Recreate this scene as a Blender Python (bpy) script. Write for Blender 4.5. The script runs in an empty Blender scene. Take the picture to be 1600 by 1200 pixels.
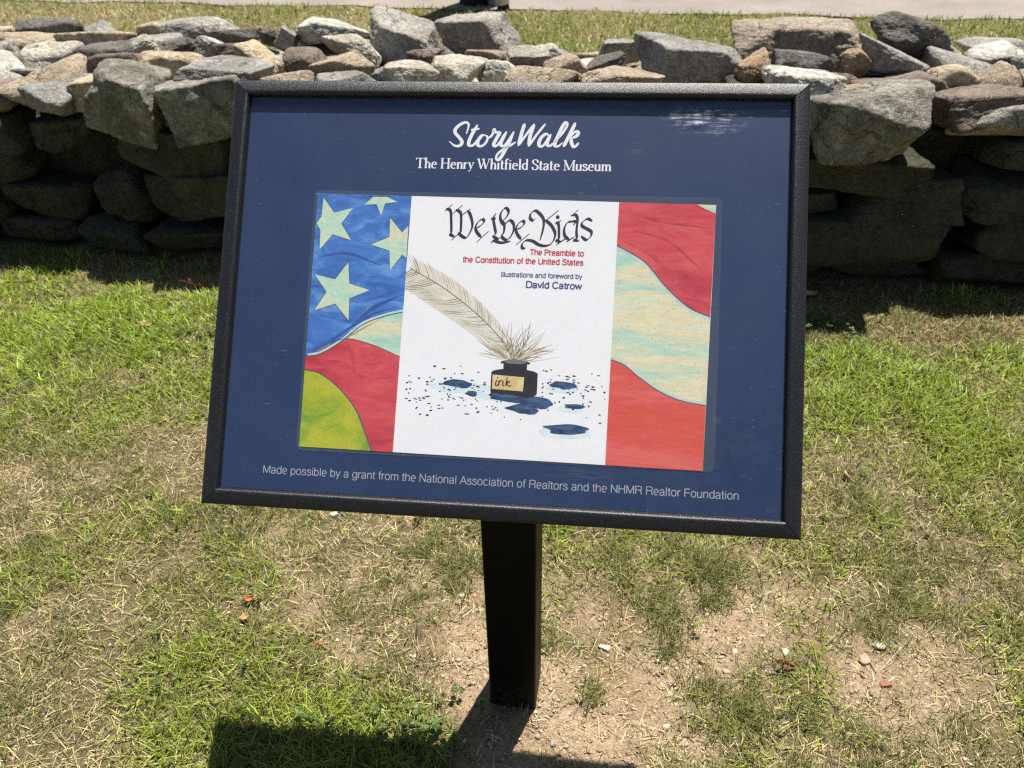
import bpy, bmesh, math, random
import numpy as np
from mathutils import Vector, Matrix

# ------------------------------------------------------------------ camera
scene = bpy.context.scene
coll = scene.collection
CAM_H = 1.39
cam_data = bpy.data.cameras.new("camera")
cam_data.sensor_fit = 'HORIZONTAL'
cam_data.sensor_width = 36.0
cam_data.lens = 27.07
cam_data.clip_start = 0.02
cam_data.clip_end = 1000.0
cam = bpy.data.objects.new("camera", cam_data)
coll.objects.link(cam)
cam.matrix_world = Matrix(((0.999826719, 0.0186153924, 0.0, 0.0),
                           (-0.0109008728, 0.585482361, -0.810611853, 0.0),
                           (-0.0150898577, 0.810471389, 0.585583832, CAM_H),
                           (0, 0, 0, 1)))
cam_data.dof.use_dof = True
cam_data.dof.focus_distance = 1.18
cam_data.dof.aperture_fstop = 8.5
scene.camera = cam

# ------------------------------------------------------------------ light
SUN_EL, SUN_AZ = 70.0, 29.0
world = bpy.data.worlds.new("World")
scene.world = world
world.use_nodes = True
wn = world.node_tree
sky = wn.nodes.new('ShaderNodeTexSky')
sky.sky_type = 'NISHITA'
sky.sun_disc = False
sky.sun_elevation = math.radians(SUN_EL)
sky.sun_rotation = math.radians(SUN_AZ)
bg = wn.nodes['Background']
bg.inputs['Strength'].default_value = 0.05
wn.links.new(sky.outputs[0], bg.inputs['Color'])
sun_data = bpy.data.lights.new("sun", 'SUN')
sun_data.energy = 5.0
sun_data.angle = math.radians(0.53)
sun_data.color = (1.0, 0.95, 0.87)
sun = bpy.data.objects.new("sun", sun_data)
coll.objects.link(sun)
_e, _a = math.radians(SUN_EL), math.radians(SUN_AZ)
sdir = Vector((math.cos(_e) * math.sin(_a), math.cos(_e) * math.cos(_a), math.sin(_e)))
sun.rotation_euler = sdir.to_track_quat('Z', 'Y').to_euler()
sun.location = sdir * 30
scene.view_settings.view_transform = 'Standard'
scene.view_settings.look = 'None'
scene.view_settings.exposure = 0.85
scene.view_settings.gamma = 1.0
scene.render.engine = 'CYCLES'
scene.cycles.transparent_max_bounces = 16
scene.cycles.max_bounces = 8
scene.cycles.use_denoising = False
scene.cycles.filter_width = 1.25

rng = np.random.default_rng(11)
random.seed(5)

# ------------------------------------------------------------------ helpers
def tag(o, label=None, cat=None, group=None, kind=None):
    if label: o['label'] = label
    if cat: o['category'] = cat
    if group: o['group'] = group
    if kind: o['kind'] = kind
    return o

def obj(name, me, mats, parent=None):
    o = bpy.data.objects.new(name, me)
    coll.objects.link(o)
    if not isinstance(mats, (list, tuple)): mats = [mats]
    for m in mats: me.materials.append(m)
    if parent: o.parent = parent
    return o

def mesh_pd(name, v, f, smooth=False, mi=None):
    me = bpy.data.meshes.new(name)
    me.from_pydata([tuple(map(float, p)) for p in v], [], f)
    if mi is not None: me.polygons.foreach_set('material_index', mi)
    if smooth: me.polygons.foreach_set('use_smooth', [True] * len(me.polygons))
    me.update()
    return me

def mesh_np(name, V, loops, starts, totals, smooth=False, col=None):
    me = bpy.data.meshes.new(name)
    me.vertices.add(len(V)); me.vertices.foreach_set('co', np.ascontiguousarray(V, dtype=np.float32).ravel())
    me.loops.add(len(loops)); me.loops.foreach_set('vertex_index', np.ascontiguousarray(loops, dtype=np.int32))
    me.polygons.add(len(starts)); me.polygons.foreach_set('loop_start', np.ascontiguousarray(starts, dtype=np.int32))
    if smooth: me.polygons.foreach_set('use_smooth', np.ones(len(starts), dtype=bool))
    if col is not None:
        at = me.attributes.new('tint', 'FLOAT_COLOR', 'POINT')
        c4 = np.ones((len(V), 4), dtype=np.float32); c4[:, :3] = col
        at.data.foreach_set('color', c4.ravel())
    me.update(calc_edges=True)
    me.validate()
    return me

def _hash(i, j, k, seed):
    h = (i.astype(np.int64) * 374761393 + j.astype(np.int64) * 668265263 + k.astype(np.int64) * 2147483647 + seed * 144269504) & 0xffffffff
    h = ((h ^ (h >> 13)) * 1274126177) & 0xffffffff
    h = ((h ^ (h >> 16)) * 2246822519) & 0xffffffff
    return ((h ^ (h >> 15)) & 0xffff) / 65535.0

def noise3(x, y, z, seed=0):
    xi, yi, zi = np.floor(x), np.floor(y), np.floor(z)
    fx, fy, fz = x - xi, y - yi, z - zi
    fx, fy, fz = [t * t * (3 - 2 * t) for t in (fx, fy, fz)]
    r = 0
    for a in (0, 1):
        for b in (0, 1):
            for c in (0, 1):
                w = (fx if a else 1 - fx) * (fy if b else 1 - fy) * (fz if c else 1 - fz)
                r = r + w * _hash(xi + a, yi + b, zi + c, seed)
    return r * 2 - 1

def noise2(x, y, seed=0): return noise3(x, y, np.zeros_like(x) + 0.37, seed)

def fbm2(x, y, oct=4, seed=0):
    r, a = 0, 1.0
    for o in range(oct):
        r = r + a * noise2(x * 2 ** o, y * 2 ** o, seed + o); a *= 0.5
    return r

# --- node helpers
def new_mat(name):
    m = bpy.data.materials.new(name); m.use_nodes = True
    nt = m.node_tree
    return m, nt, nt.nodes['Principled BSDF']

def nd(nt, typ, **kw):
    n = nt.nodes.new(typ)
    for k, v in kw.items():
        if k in n.inputs.keys(): n.inputs[k].default_value = v
        else: setattr(n, k, v)
    return n

def coords(nt, kind='Object', jitter=False):
    tc = nd(nt, 'ShaderNodeTexCoord')
    out = tc.outputs[kind]
    if jitter:
        oi = nd(nt, 'ShaderNodeObjectInfo')
        mul = nd(nt, 'ShaderNodeMath', operation='MULTIPLY'); mul.inputs[1].default_value = 37.0
        nt.links.new(oi.outputs['Random'], mul.inputs[0])
        add = nd(nt, 'ShaderNodeVectorMath', operation='ADD')
        nt.links.new(out, add.inputs[0]); nt.links.new(mul.outputs[0], add.inputs[1])
        out = add.outputs[0]
    return out

def noise(nt, vec, scale, detail=4.0, rough=0.55, dist=0.0):
    n = nd(nt, 'ShaderNodeTexNoise')
    n.inputs['Scale'].default_value = scale; n.inputs['Detail'].default_value = detail
    n.inputs['Roughness'].default_value = rough; n.inputs['Distortion'].default_value = dist
    nt.links.new(vec, n.inputs['Vector'])
    return n.outputs['Fac']

def ramp(nt, fac, stops):
    r = nd(nt, 'ShaderNodeValToRGB')
    el = r.color_ramp.elements
    while len(el) < len(stops): el.new(0.5)
    for e, (p, c) in zip(el, stops):
        e.position = p
        e.color = (c, c, c, 1) if isinstance(c, (int, float)) else (*c, 1)
    nt.links.new(fac, r.inputs['Fac'])
    return r.outputs['Color']

def mixc(nt, fac, a, b, blend='MIX'):
    m = nd(nt, 'ShaderNodeMix', data_type='RGBA', blend_type=blend)
    if isinstance(fac, (int, float)): m.inputs[0].default_value = fac
    else: nt.links.new(fac, m.inputs[0])
    for s, i in ((a, 6), (b, 7)):
        if isinstance(s, tuple): m.inputs[i].default_value = (*s, 1)
        else: nt.links.new(s, m.inputs[i])
    return m.outputs[2]

def bump(nt, bsdf, h, strength, dist):
    b = nd(nt, 'ShaderNodeBump'); b.inputs['Strength'].default_value = strength; b.inputs['Distance'].default_value = dist
    nt.links.new(h, b.inputs['Height']); nt.links.new(b.outputs[0], bsdf.inputs['Normal'])
    return b

# ------------------------------------------------------------------ materials
def stone_mat(name, a, b, lichen=(0.42, 0.42, 0.36), lich=0.62, rough=0.9, streak=False):
    m, nt, p = new_mat(name)
    v = coords(nt, 'Object', True)
    n1 = noise(nt, v, 9, 6, 0.62, 0.6)
    n2 = noise(nt, v, 60, 5, 0.7)
    n3 = noise(nt, v, 190, 3, 0.7)
    c = mixc(nt, ramp(nt, n1, [(0.32, 0.0), (0.68, 1.0)]), a, b)
    d = ramp(nt, n2, [(0.28, 0.38), (0.48, 0.95), (0.72, 1.55)])
    c = mixc(nt, 0.85, c, d, 'MULTIPLY')
    c = mixc(nt, 0.6, c, ramp(nt, n3, [(0.3, 0.4), (0.7, 1.6)]), 'MULTIPLY')
    nv = nd(nt, 'ShaderNodeTexVoronoi', feature='DISTANCE_TO_EDGE'); nv.inputs['Scale'].default_value = 7.0
    wv = nd(nt, 'ShaderNodeTexNoise'); wv.inputs['Scale'].default_value = 11.0; wv.inputs['Detail'].default_value = 5.0; nt.links.new(v, wv.inputs['Vector'])
    wm = nd(nt, 'ShaderNodeVectorMath', operation='MULTIPLY_ADD'); wm.inputs[1].default_value = (.22, .22, .22)
    nt.links.new(wv.outputs['Color'], wm.inputs[0]); nt.links.new(v, wm.inputs[2]); nt.links.new(wm.outputs[0], nv.inputs['Vector'])
    crack = ramp(nt, nv.outputs['Distance'], [(0.004, 1.0), (0.028, 0.0)])
    cm = nd(nt, 'ShaderNodeMath', operation='MULTIPLY'); nt.links.new(crack, cm.inputs[0])
    nt.links.new(ramp(nt, noise(nt, v, 4, 3, 0.6), [(0.45, 0.0), (0.62, 0.75)]), cm.inputs[1])
    c = mixc(nt, cm.outputs[0], c, (a[0] * .28, a[1] * .26, a[2] * .24))
    n4 = noise(nt, v, 20, 5, 0.65, 0.3)
    lm = ramp(nt, n4, [(lich, 0.0), (lich + 0.06, 0.8)])
    c = mixc(nt, lm, c, lichen)
    n5 = noise(nt, v, 5, 3, 0.5)
    c = mixc(nt, ramp(nt, n5, [(0.56, 0.0), (0.72, 0.45)]), c, (a[0] * .5, a[1] * .45, a[2] * .38))
    nt.links.new(c, p.inputs['Base Color'])
    p.inputs['Roughness'].default_value = rough
    p.inputs['Specular IOR Level'].default_value = 0.3
    mix = nd(nt, 'ShaderNodeMath', operation='MULTIPLY_ADD')
    nt.links.new(n3, mix.inputs[0]); mix.inputs[1].default_value = 0.35; nt.links.new(n2, mix.inputs[2])
    m2_ = nd(nt, 'ShaderNodeMath', operation='MULTIPLY_ADD'); nt.links.new(cm.outputs[0], m2_.inputs[0]); m2_.inputs[1].default_value = -0.7
    nt.links.new(mix.outputs[0], m2_.inputs[2])
    bump(nt, p, m2_.outputs[0], 1.0, 0.014)
    return m

SM = {
 'grey': stone_mat('stone_grey', (0.25, 0.235, 0.205), (0.42, 0.40, 0.35)),
 'block': stone_mat('stone_weathered_grey', (0.13, 0.122, 0.10), (0.33, 0.31, 0.26), lichen=(.42, .42, .34), lich=0.57),
 'slate': stone_mat('stone_slate', (0.22, 0.215, 0.195), (0.35, 0.34, 0.305), lich=0.66),
 'dark': stone_mat('stone_dark', (0.10, 0.092, 0.08), (0.20, 0.185, 0.16), lich=0.66),
 'brown': stone_mat('stone_brown', (0.15, 0.115, 0.09), (0.25, 0.20, 0.165), lich=0.70),
 'rose': stone_mat('stone_rose', (0.24, 0.18, 0.15), (0.36, 0.29, 0.24), lich=0.68),
 'tan': stone_mat('stone_tan', (0.30, 0.24, 0.17), (0.45, 0.37, 0.27), lich=0.64),
 'tanlarge': stone_mat('stone_buff', (0.26, 0.22, 0.165), (0.40, 0.345, 0.26), lich=0.66),
 'golden': stone_mat('stone_golden', (0.36, 0.28, 0.18), (0.56, 0.47, 0.33), lich=0.62),
 'rust': stone_mat('stone_rust', (0.29, 0.19, 0.12), (0.42, 0.31, 0.20), lich=0.68),
 'pale': stone_mat('stone_pale', (0.31, 0.28, 0.22), (0.55, 0.51, 0.42), lichen=(.62, .60, .50), lich=0.55),
 'white': stone_mat('stone_white_lichen', (0.22, 0.21, 0.18), (0.60, 0.58, 0.51), lichen=(.70, .68, .58), lich=0.50),
 'moss_shade': stone_mat('stone_moss_shade', (0.045, 0.043, 0.030), (0.09, 0.085, 0.058), lichen=(.20, .24, .13), lich=0.66),  # base colour darkened to carry the near face's shade, with moss-green spots
}

def mat_soil():
    m, nt, p = new_mat('sandy_soil')
    v = coords(nt, 'Object')
    at = nd(nt, 'ShaderNodeAttribute', attribute_name='tint')
    n1 = noise(nt, v, 7, 6, 0.6); n2 = noise(nt, v, 120, 5, 0.7); n3 = noise(nt, v, 420, 3, 0.6)
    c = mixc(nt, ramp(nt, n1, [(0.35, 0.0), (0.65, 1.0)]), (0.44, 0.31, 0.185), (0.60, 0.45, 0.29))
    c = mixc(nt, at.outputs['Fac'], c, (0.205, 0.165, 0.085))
    c = mixc(nt, 0.9, c, ramp(nt, n2, [(0.28, 0.35), (0.47, 0.95), (0.75, 1.45)]), 'MULTIPLY')
    c = mixc(nt, 0.7, c, ramp(nt, n3, [(0.3, 0.6), (0.7, 1.4)]), 'MULTIPLY')
    nt.links.new(c, p.inputs['Base Color'])
    p.inputs['Roughness'].default_value = 0.95; p.inputs['Specular IOR Level'].default_value = 0.15
    mix = nd(nt, 'ShaderNodeMath', operation='MULTIPLY_ADD')
    nt.links.new(n3, mix.inputs[0]); mix.inputs[1].default_value = 0.4; nt.links.new(n2, mix.inputs[2])
    bump(nt, p, mix.outputs[0], 1.0, 0.016)
    return m
M_SOIL = mat_soil()

def mat_tint(name, rough=0.6, trans=0.0, spec=0.3, speck=0.0):
    m, nt, p = new_mat(name)
    at = nd(nt, 'ShaderNodeAttribute', attribute_name='tint')
    c = at.outputs['Color']
    if speck:
        v = coords(nt, 'Object')
        c = mixc(nt, speck, c, ramp(nt, noise(nt, v, 300, 3, 0.7), [(0.3, 0.5), (0.7, 1.5)]), 'MULTIPLY')
    nt.links.new(c, p.inputs['Base Color'])
    p.inputs['Roughness'].default_value = rough; p.inputs['Specular IOR Level'].default_value = spec
    if trans:
        tr = nd(nt, 'ShaderNodeBsdfTranslucent'); nt.links.new(c, tr.inputs['Color'])
        mx = nd(nt, 'ShaderNodeMixShader'); mx.inputs[0].default_value = trans
        nt.links.new(p.outputs[0], mx.inputs[1]); nt.links.new(tr.outputs[0], mx.inputs[2])
        nt.links.new(mx.outputs[0], nt.nodes['Material Output'].inputs['Surface'])
    return m
M_GRASS = mat_tint('grass_blade', 0.45, 0.36, 0.4)
M_STRAW = mat_tint('dry_blade', 0.75, 0.12, 0.2)
M_GRAIN = mat_tint('soil_grain', 0.95, 0, 0.15, 0.6)

def mat_powder():
    m, nt, p = new_mat('black_powder_coat')
    v = coords(nt, 'Object')
    n = noise(nt, v, 900, 2, 0.7)
    c = ramp(nt, noise(nt, v, 1000, 1, 0.6), [(0.40, (0.005, 0.0055, 0.0065)), (0.58, (0.011, 0.0115, 0.0135)), (0.72, (0.05, 0.051, 0.055))])
    nt.links.new(c, p.inputs['Base Color'])
    p.inputs['Roughness'].default_value = 0.36
    p.inputs['Specular IOR Level'].default_value = 0.5
    bump(nt, p, n, 0.6, 0.0008)
    return m
M_POWDER = mat_powder()

def mat_post():
    m, nt, p = new_mat('black_post_coat')
    v = coords(nt, 'Object')
    n = noise(nt, v, 90, 4, 0.6)
    sep = nd(nt, 'ShaderNodeSeparateXYZ'); nt.links.new(v, sep.inputs[0])
    # splashed soil dust in the lowest centimetres
    mr = nd(nt, 'ShaderNodeMapRange'); mr.inputs[1].default_value = 0.10; mr.inputs[2].default_value = 0.0
    nt.links.new(sep.outputs['Z'], mr.inputs[0])
    mul = nd(nt, 'ShaderNodeMath', operation='MULTIPLY'); nt.links.new(mr.outputs[0], mul.inputs[0])
    nt.links.new(ramp(nt, noise(nt, v, 160, 4, 0.7), [(0.45, 0.0), (0.75, 0.55)]), mul.inputs[1])
    c = mixc(nt, mul.outputs[0], (0.0022, 0.0024, 0.0026), (0.22, 0.16, 0.11))
    nt.links.new(c, p.inputs['Base Color'])
    p.inputs['Roughness'].default_value = 0.5
    p.inputs['Specular IOR Level'].default_value = 0.12
    bump(nt, p, n, 0.1, 0.001)
    return m
M_POST = mat_post()

def plain(name, col, rough=0.6, var=0.0, scale=40.0, col2=None, spec=0.4, stretch=None, lo=.35, hi=.65):
    m, nt, p = new_mat(name)
    v = coords(nt, 'Object')
    if stretch:
        mp = nd(nt, 'ShaderNodeMapping'); mp.inputs['Scale'].default_value = stretch
        nt.links.new(v, mp.inputs[0]); v = mp.outputs[0]
    c2 = col2 or tuple(x * (1 - var) for x in col)
    c = mixc(nt, ramp(nt, noise(nt, v, scale, 6, 0.65, 0.4), [(lo, 0.0), (hi, 1.0)]), col, c2)
    nt.links.new(c, p.inputs['Base Color'])
    p.inputs['Roughness'].default_value = rough; p.inputs['Specular IOR Level'].default_value = spec
    return m

def art(name, cols, scale=18.0, stretch=(1, 1.6, 1), dots=0.0):
    m, nt, p = new_mat(name)
    v0 = coords(nt, 'Object')
    mp = nd(nt, 'ShaderNodeMapping'); mp.inputs['Scale'].default_value = stretch
    nt.links.new(v0, mp.inputs[0]); v = mp.outputs[0]
    k = len(cols)
    c = ramp(nt, noise(nt, v, scale, 5, 0.6, 0.8), [(0.3 + 0.4 * i / (k - 1), cc) for i, cc in enumerate(cols)])
    c = mixc(nt, 0.5, c, ramp(nt, noise(nt, v, scale * 12, 4, 0.7), [(0.3, 0.75), (0.7, 1.2)]), 'MULTIPLY')
    if dots:
        c = mixc(nt, ramp(nt, noise(nt, v0, 420, 1, 0.5), [(0.69, 0.0), (0.73, dots)]), c, (0.12, 0.10, 0.09))
    nt.links.new(c, p.inputs['Base Color'])
    p.inputs['Roughness'].default_value = 0.6; p.inputs['Specular IOR Level'].default_value = 0.25
    return m
A_WHITE = plain('print_white', (0.86, 0.87, 0.90), 0.55, 0.03, 20)
A_BLUE = art('print_blue', [(0.035, 0.10, 0.36), (0.06, 0.19, 0.55), (0.16, 0.36, 0.70)], 20, (1, 2.2, 1))
A_MINT = art('print_mint', [(0.30, 0.60, 0.50), (0.52, 0.68, 0.55), (0.76, 0.68, 0.44), (0.62, 0.74, 0.66)], 9, (0.6, 3.0, 1), 0.5)
A_STAR = art('print_pale_mint', [(0.36, 0.64, 0.52), (0.55, 0.70, 0.55), (0.72, 0.66, 0.42)], 16, (0.8, 2.0, 1), 0.4)
A_RED = art('print_red', [(0.46, 0.035, 0.055), (0.62, 0.07, 0.09), (0.70, 0.13, 0.11)], 14, (0.8, 2.5, 1), 0.4)
A_ORANGE = art('print_orange_red', [(0.62, 0.10, 0.045), (0.68, 0.10, 0.08), (0.74, 0.18, 0.16)], 10, (0.5, 2.6, 1), 0.4)
A_OLIVE = art('print_olive', [(0.16, 0.34, 0.03), (0.42, 0.46, 0.03), (0.52, 0.50, 0.05)], 18, (1, 1.5, 1))
A_LINE = plain('print_dark_edge', (0.09, 0.11, 0.14), 0.6, 0.2)
A_HEM = art('print_hem', [(0.40, 0.58, 0.62), (0.60, 0.72, 0.70)], 30)
A_CREAM = art('print_cream', [(0.50, 0.47, 0.38), (0.70, 0.62, 0.44), (0.80, 0.76, 0.64)], 30, (1.5, 1.5, 1))
A_BARB = plain('print_tan_line', (0.42, 0.33, 0.18), 0.6, 0.3, 60)
A_GREYLINE = plain('print_grey_line', (0.20, 0.20, 0.20), 0.6, 0.3, 60)
A_BLACK = plain('print_black', (0.018, 0.020, 0.024), 0.6, 0.4, 60)
A_INK = art('print_ink_blue', [(0.012, 0.022, 0.06), (0.03, 0.07, 0.17), (0.07, 0.15, 0.32)], 50)
A_TEAL = art('print_teal_wash', [(0.58, 0.78, 0.81), (0.78, 0.85, 0.88)], 40)
A_LABEL = art('print_label', [(0.62, 0.44, 0.18), (0.80, 0.66, 0.36)], 40)
M_TXT_BLACK = plain('title_ink', (0.02, 0.022, 0.026), 0.6, 0.2)
M_TXT_RED = plain('red_ink', (0.60, 0.035, 0.06), 0.6, 0.1)
M_TXT_NAVY = plain('navy_ink', (0.06, 0.08, 0.26), 0.6, 0.1)
M_TXT_WHITE = plain('white_ink', (0.85, 0.87, 0.90), 0.6, 0.05)
M_TXT_GREY = plain('grey_ink', (0.40, 0.42, 0.46), 0.6, 0.05)
M_POSTER = plain('poster_navy', (0.017, 0.038, 0.112), 0.5, 0.10, 6)

def mat_clear(name, scuff_glare=True, tint=(1, 1, 1), film=0.0, film_col=(.3, .35, .4), rough=0.03, f0=0.028):
    m, nt, p = new_mat(name)
    out = nt.nodes['Material Output']
    v = coords(nt, 'Object')
    tr = nd(nt, 'ShaderNodeBsdfTransparent'); tr.inputs[0].default_value = (*tint, 1)
    gl = nd(nt, 'ShaderNodeBsdfGlossy'); gl.inputs['Roughness'].default_value = rough
    lw = nd(nt, 'ShaderNodeLayerWeight'); lw.inputs['Blend'].default_value = 0.5     # Schlick, same from both sides of the sheet
    pw = nd(nt, 'ShaderNodeMath', operation='POWER'); pw.inputs[1].default_value = 5.0; nt.links.new(lw.outputs['Facing'], pw.inputs[0])
    fr = nd(nt, 'ShaderNodeMath', operation='MULTIPLY_ADD'); fr.inputs[1].default_value = 0.95; fr.inputs[2].default_value = f0
    nt.links.new(pw.outputs[0], fr.inputs[0])
    m1 = nd(nt, 'ShaderNodeMixShader'); nt.links.new(fr.outputs[0], m1.inputs[0])
    nt.links.new(tr.outputs[0], m1.inputs[1]); nt.links.new(gl.outputs[0], m1.inputs[2])
    last = m1
    df = nd(nt, 'ShaderNodeBsdfDiffuse')
    if film:
        df.inputs[0].default_value = (*film_col, 1)
        m2 = nd(nt, 'ShaderNodeMixShader'); m2.inputs[0].default_value = film
        nt.links.new(m1.outputs[0], m2.inputs[1]); nt.links.new(df.outputs[0], m2.inputs[2]); last = m2
    if scuff_glare:
        df.inputs[0].default_value = (0.9, 0.92, 0.95, 1)
        # painted sun glare over scratches, plus abrasion haze, fine wipe scratches and dust specks
        def area(cx, cy, rx, ry):
            mp = nd(nt, 'ShaderNodeMapping')
            mp.inputs['Scale'].default_value = (1 / rx, 1 / ry, 1)
            mp.inputs['Location'].default_value = (-cx / rx, -cy / ry, 0)
            nt.links.new(v, mp.inputs[0])
            ln = nd(nt, 'ShaderNodeVectorMath', operation='LENGTH'); nt.links.new(mp.outputs[0], ln.inputs[0])
            mr = nd(nt, 'ShaderNodeMapRange'); mr.inputs[1].default_value = 1.0; mr.inputs[2].default_value = 0.0
            nt.links.new(ln.outputs['Value'], mr.inputs[0])
            return mr.outputs[0]
        def mul(a, b):
            n = nd(nt, 'ShaderNodeMath', operation='MULTIPLY')
            for s, i in ((a, 0), (b, 1)):
                if isinstance(s, (int, float)): n.inputs[i].default_value = s
                else: nt.links.new(s, n.inputs[i])
            return n.outputs[0]
        def add(a, b):
            n = nd(nt, 'ShaderNodeMath', operation='ADD', use_clamp=True)
            nt.links.new(a, n.inputs[0]); nt.links.new(b, n.inputs[1]); return n.outputs[0]
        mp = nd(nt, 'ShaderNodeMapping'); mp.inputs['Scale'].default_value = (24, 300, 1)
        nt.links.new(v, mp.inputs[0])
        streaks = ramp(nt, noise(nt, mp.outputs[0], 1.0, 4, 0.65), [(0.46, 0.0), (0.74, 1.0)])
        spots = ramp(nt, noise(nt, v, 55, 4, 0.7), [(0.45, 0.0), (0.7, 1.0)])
        a1 = mul(mul(streaks, spots), mul(area(0.665, 0.552, 0.066, 0.024), 0.95))  # white streaks at top right painted for the sun's glare on scratches
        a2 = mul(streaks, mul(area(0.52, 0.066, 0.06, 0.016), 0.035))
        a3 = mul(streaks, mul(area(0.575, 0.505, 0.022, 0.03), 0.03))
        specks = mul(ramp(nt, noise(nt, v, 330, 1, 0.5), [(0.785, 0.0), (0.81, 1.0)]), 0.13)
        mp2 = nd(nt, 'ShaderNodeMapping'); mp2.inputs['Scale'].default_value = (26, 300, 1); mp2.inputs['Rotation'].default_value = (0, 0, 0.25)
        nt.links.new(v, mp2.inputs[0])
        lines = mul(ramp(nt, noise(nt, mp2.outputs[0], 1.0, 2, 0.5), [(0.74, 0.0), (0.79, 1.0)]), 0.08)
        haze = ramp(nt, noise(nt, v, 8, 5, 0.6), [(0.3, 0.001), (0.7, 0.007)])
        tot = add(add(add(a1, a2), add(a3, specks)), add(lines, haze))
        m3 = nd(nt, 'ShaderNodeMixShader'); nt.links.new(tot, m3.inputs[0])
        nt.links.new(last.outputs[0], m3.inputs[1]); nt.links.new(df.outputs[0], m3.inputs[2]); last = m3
    nt.links.new(last.outputs[0], out.inputs['Surface'])
    return m
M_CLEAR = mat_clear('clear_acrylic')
M_POUCH = mat_clear('laminating_film', False, (0.93, 0.95, 0.95), 0.055, (.45, .55, .62), 0.06, 0.015)

def mat_road():
    m, nt, p = new_mat('worn_chipseal')
    v = coords(nt, 'Object')
    c = mixc(nt, ramp(nt, noise(nt, v, 1.2, 5, 0.6), [(0.35, 0.), (0.65, 1.)]), (0.20, 0.172, 0.148), (0.27, 0.236, 0.206))
    c = mixc(nt, 0.8, c, ramp(nt, noise(nt, v, 60, 4, 0.7), [(0.3, 0.7), (0.7, 1.25)]), 'MULTIPLY')
    nt.links.new(c, p.inputs['Base Color']); p.inputs['Roughness'].default_value = 0.9
    bump(nt, p, noise(nt, v, 150, 3, 0.7), 0.5, 0.01)
    return m
M_ROAD = mat_road()
M_BARK = plain('dark_weathered_wood', (0.030, 0.024, 0.020), 0.9, 0.5, 14, stretch=(4, 4, 0.5))
M_WHITEPAINT = plain('chalky_white_paint', (0.74, 0.73, 0.67), 0.6, 0.2, 9)
M_GREYPAINT = plain('grey_paint', (0.16, 0.18, 0.19), 0.6, 0.3, 9)

# ------------------------------------------------------------------ ground shape and cover maps
def wall_y(x): return 2.655 - 0.133 * x       # foot of the wall's near face

def blobs(tab, x, y):
    r = np.zeros_like(x)
    for bx, by, s, w in tab:
        r = np.maximum(r, w * np.exp(-((x - bx) ** 2 + (y - by) ** 2) / (2 * (s * 1.0) ** 2)))
    return r

# tables measured on the site: cover patches (x, y, radius, weight), stones (x,y,z,w,d,h,roll,tone,boxiness), pen paths (mm)
GREEN =[ (-1.25,2.26,0.20,1.00),(-1.15,2.44,0.14,0.80),(-1.09,1.89,0.16,0.80),(1.10,2.03,0.18,1.00),(0.99,1.77,0.13,0.70),(-0.58,0.80,0.11,0.75),(-0.73,0.90,0.09,0.40),(-0.30,0.76,0.11,0.90),(-0.16,0.79,0.07,0.80),(-0.89,1.33,0.09,0.40),(-0.73,1.27,0.06,0.30),(-0.67,0.94,0.06,0.60),(0.91,1.31,0.09,0.40),(0.66,2.04,0.41,0.50),(-0.21,2.23,0.54,0.60),(-1.02,1.20,0.19,0.35),(1.22,1.59,0.26,0.60),(-1.57,2.16,0.38,0.80),(1.65,2.25,0.33,0.70) ]
BARE =[ (-0.10,1.00,0.06,1.00),(-0.08,0.88,0.05,1.00),(-0.13,1.14,0.06,0.80),(0.11,0.81,0.09,1.00),(0.25,0.84,0.07,1.00),(0.33,0.93,0.08,0.90),(0.44,1.04,0.08,0.80),(0.51,0.99,0.08,0.70),(0.61,1.05,0.07,0.50),(0.70,0.91,0.08,0.70),(0.08,0.92,0.05,0.70),(0.14,1.06,0.06,0.50),(-0.01,0.74,0.07,1.00),(0.16,0.74,0.06,0.90),(-0.60,1.33,0.06,0.40),(-0.46,1.09,0.05,0.40),(-0.36,1.18,0.06,0.30),(-0.34,1.01,0.05,0.30),(0.92,1.40,0.05,0.40),(1.22,2.59,0.17,0.50),(-1.25,2.74,0.15,0.40),(0.83,0.89,0.09,0.60),(0.33,0.76,0.04,0.80),(0.22,0.94,0.05,0.60) ]
TUFT =[ (0.27,1.06,0.08,1.00),(0.29,0.99,0.05,1.00),(0.48,0.83,0.11,1.00),(0.57,0.77,0.10,1.00),(0.43,0.73,0.08,1.00),(0.43,1.16,0.09,0.80),(0.78,1.05,0.08,1.00),(0.15,0.87,0.02,1.00),(0.07,1.00,0.03,0.90),(0.22,1.11,0.10,0.80),(-0.16,0.99,0.04,0.80),(-0.23,0.90,0.06,1.00),(-0.22,1.07,0.08,0.80),(-0.16,1.18,0.09,0.60),(0.29,0.73,0.05,0.80),(0.71,0.78,0.07,0.90),(0.12,0.98,0.03,0.50),(0.75,1.29,0.12,0.90),(0.75,1.15,0.09,0.80) ]
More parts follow.
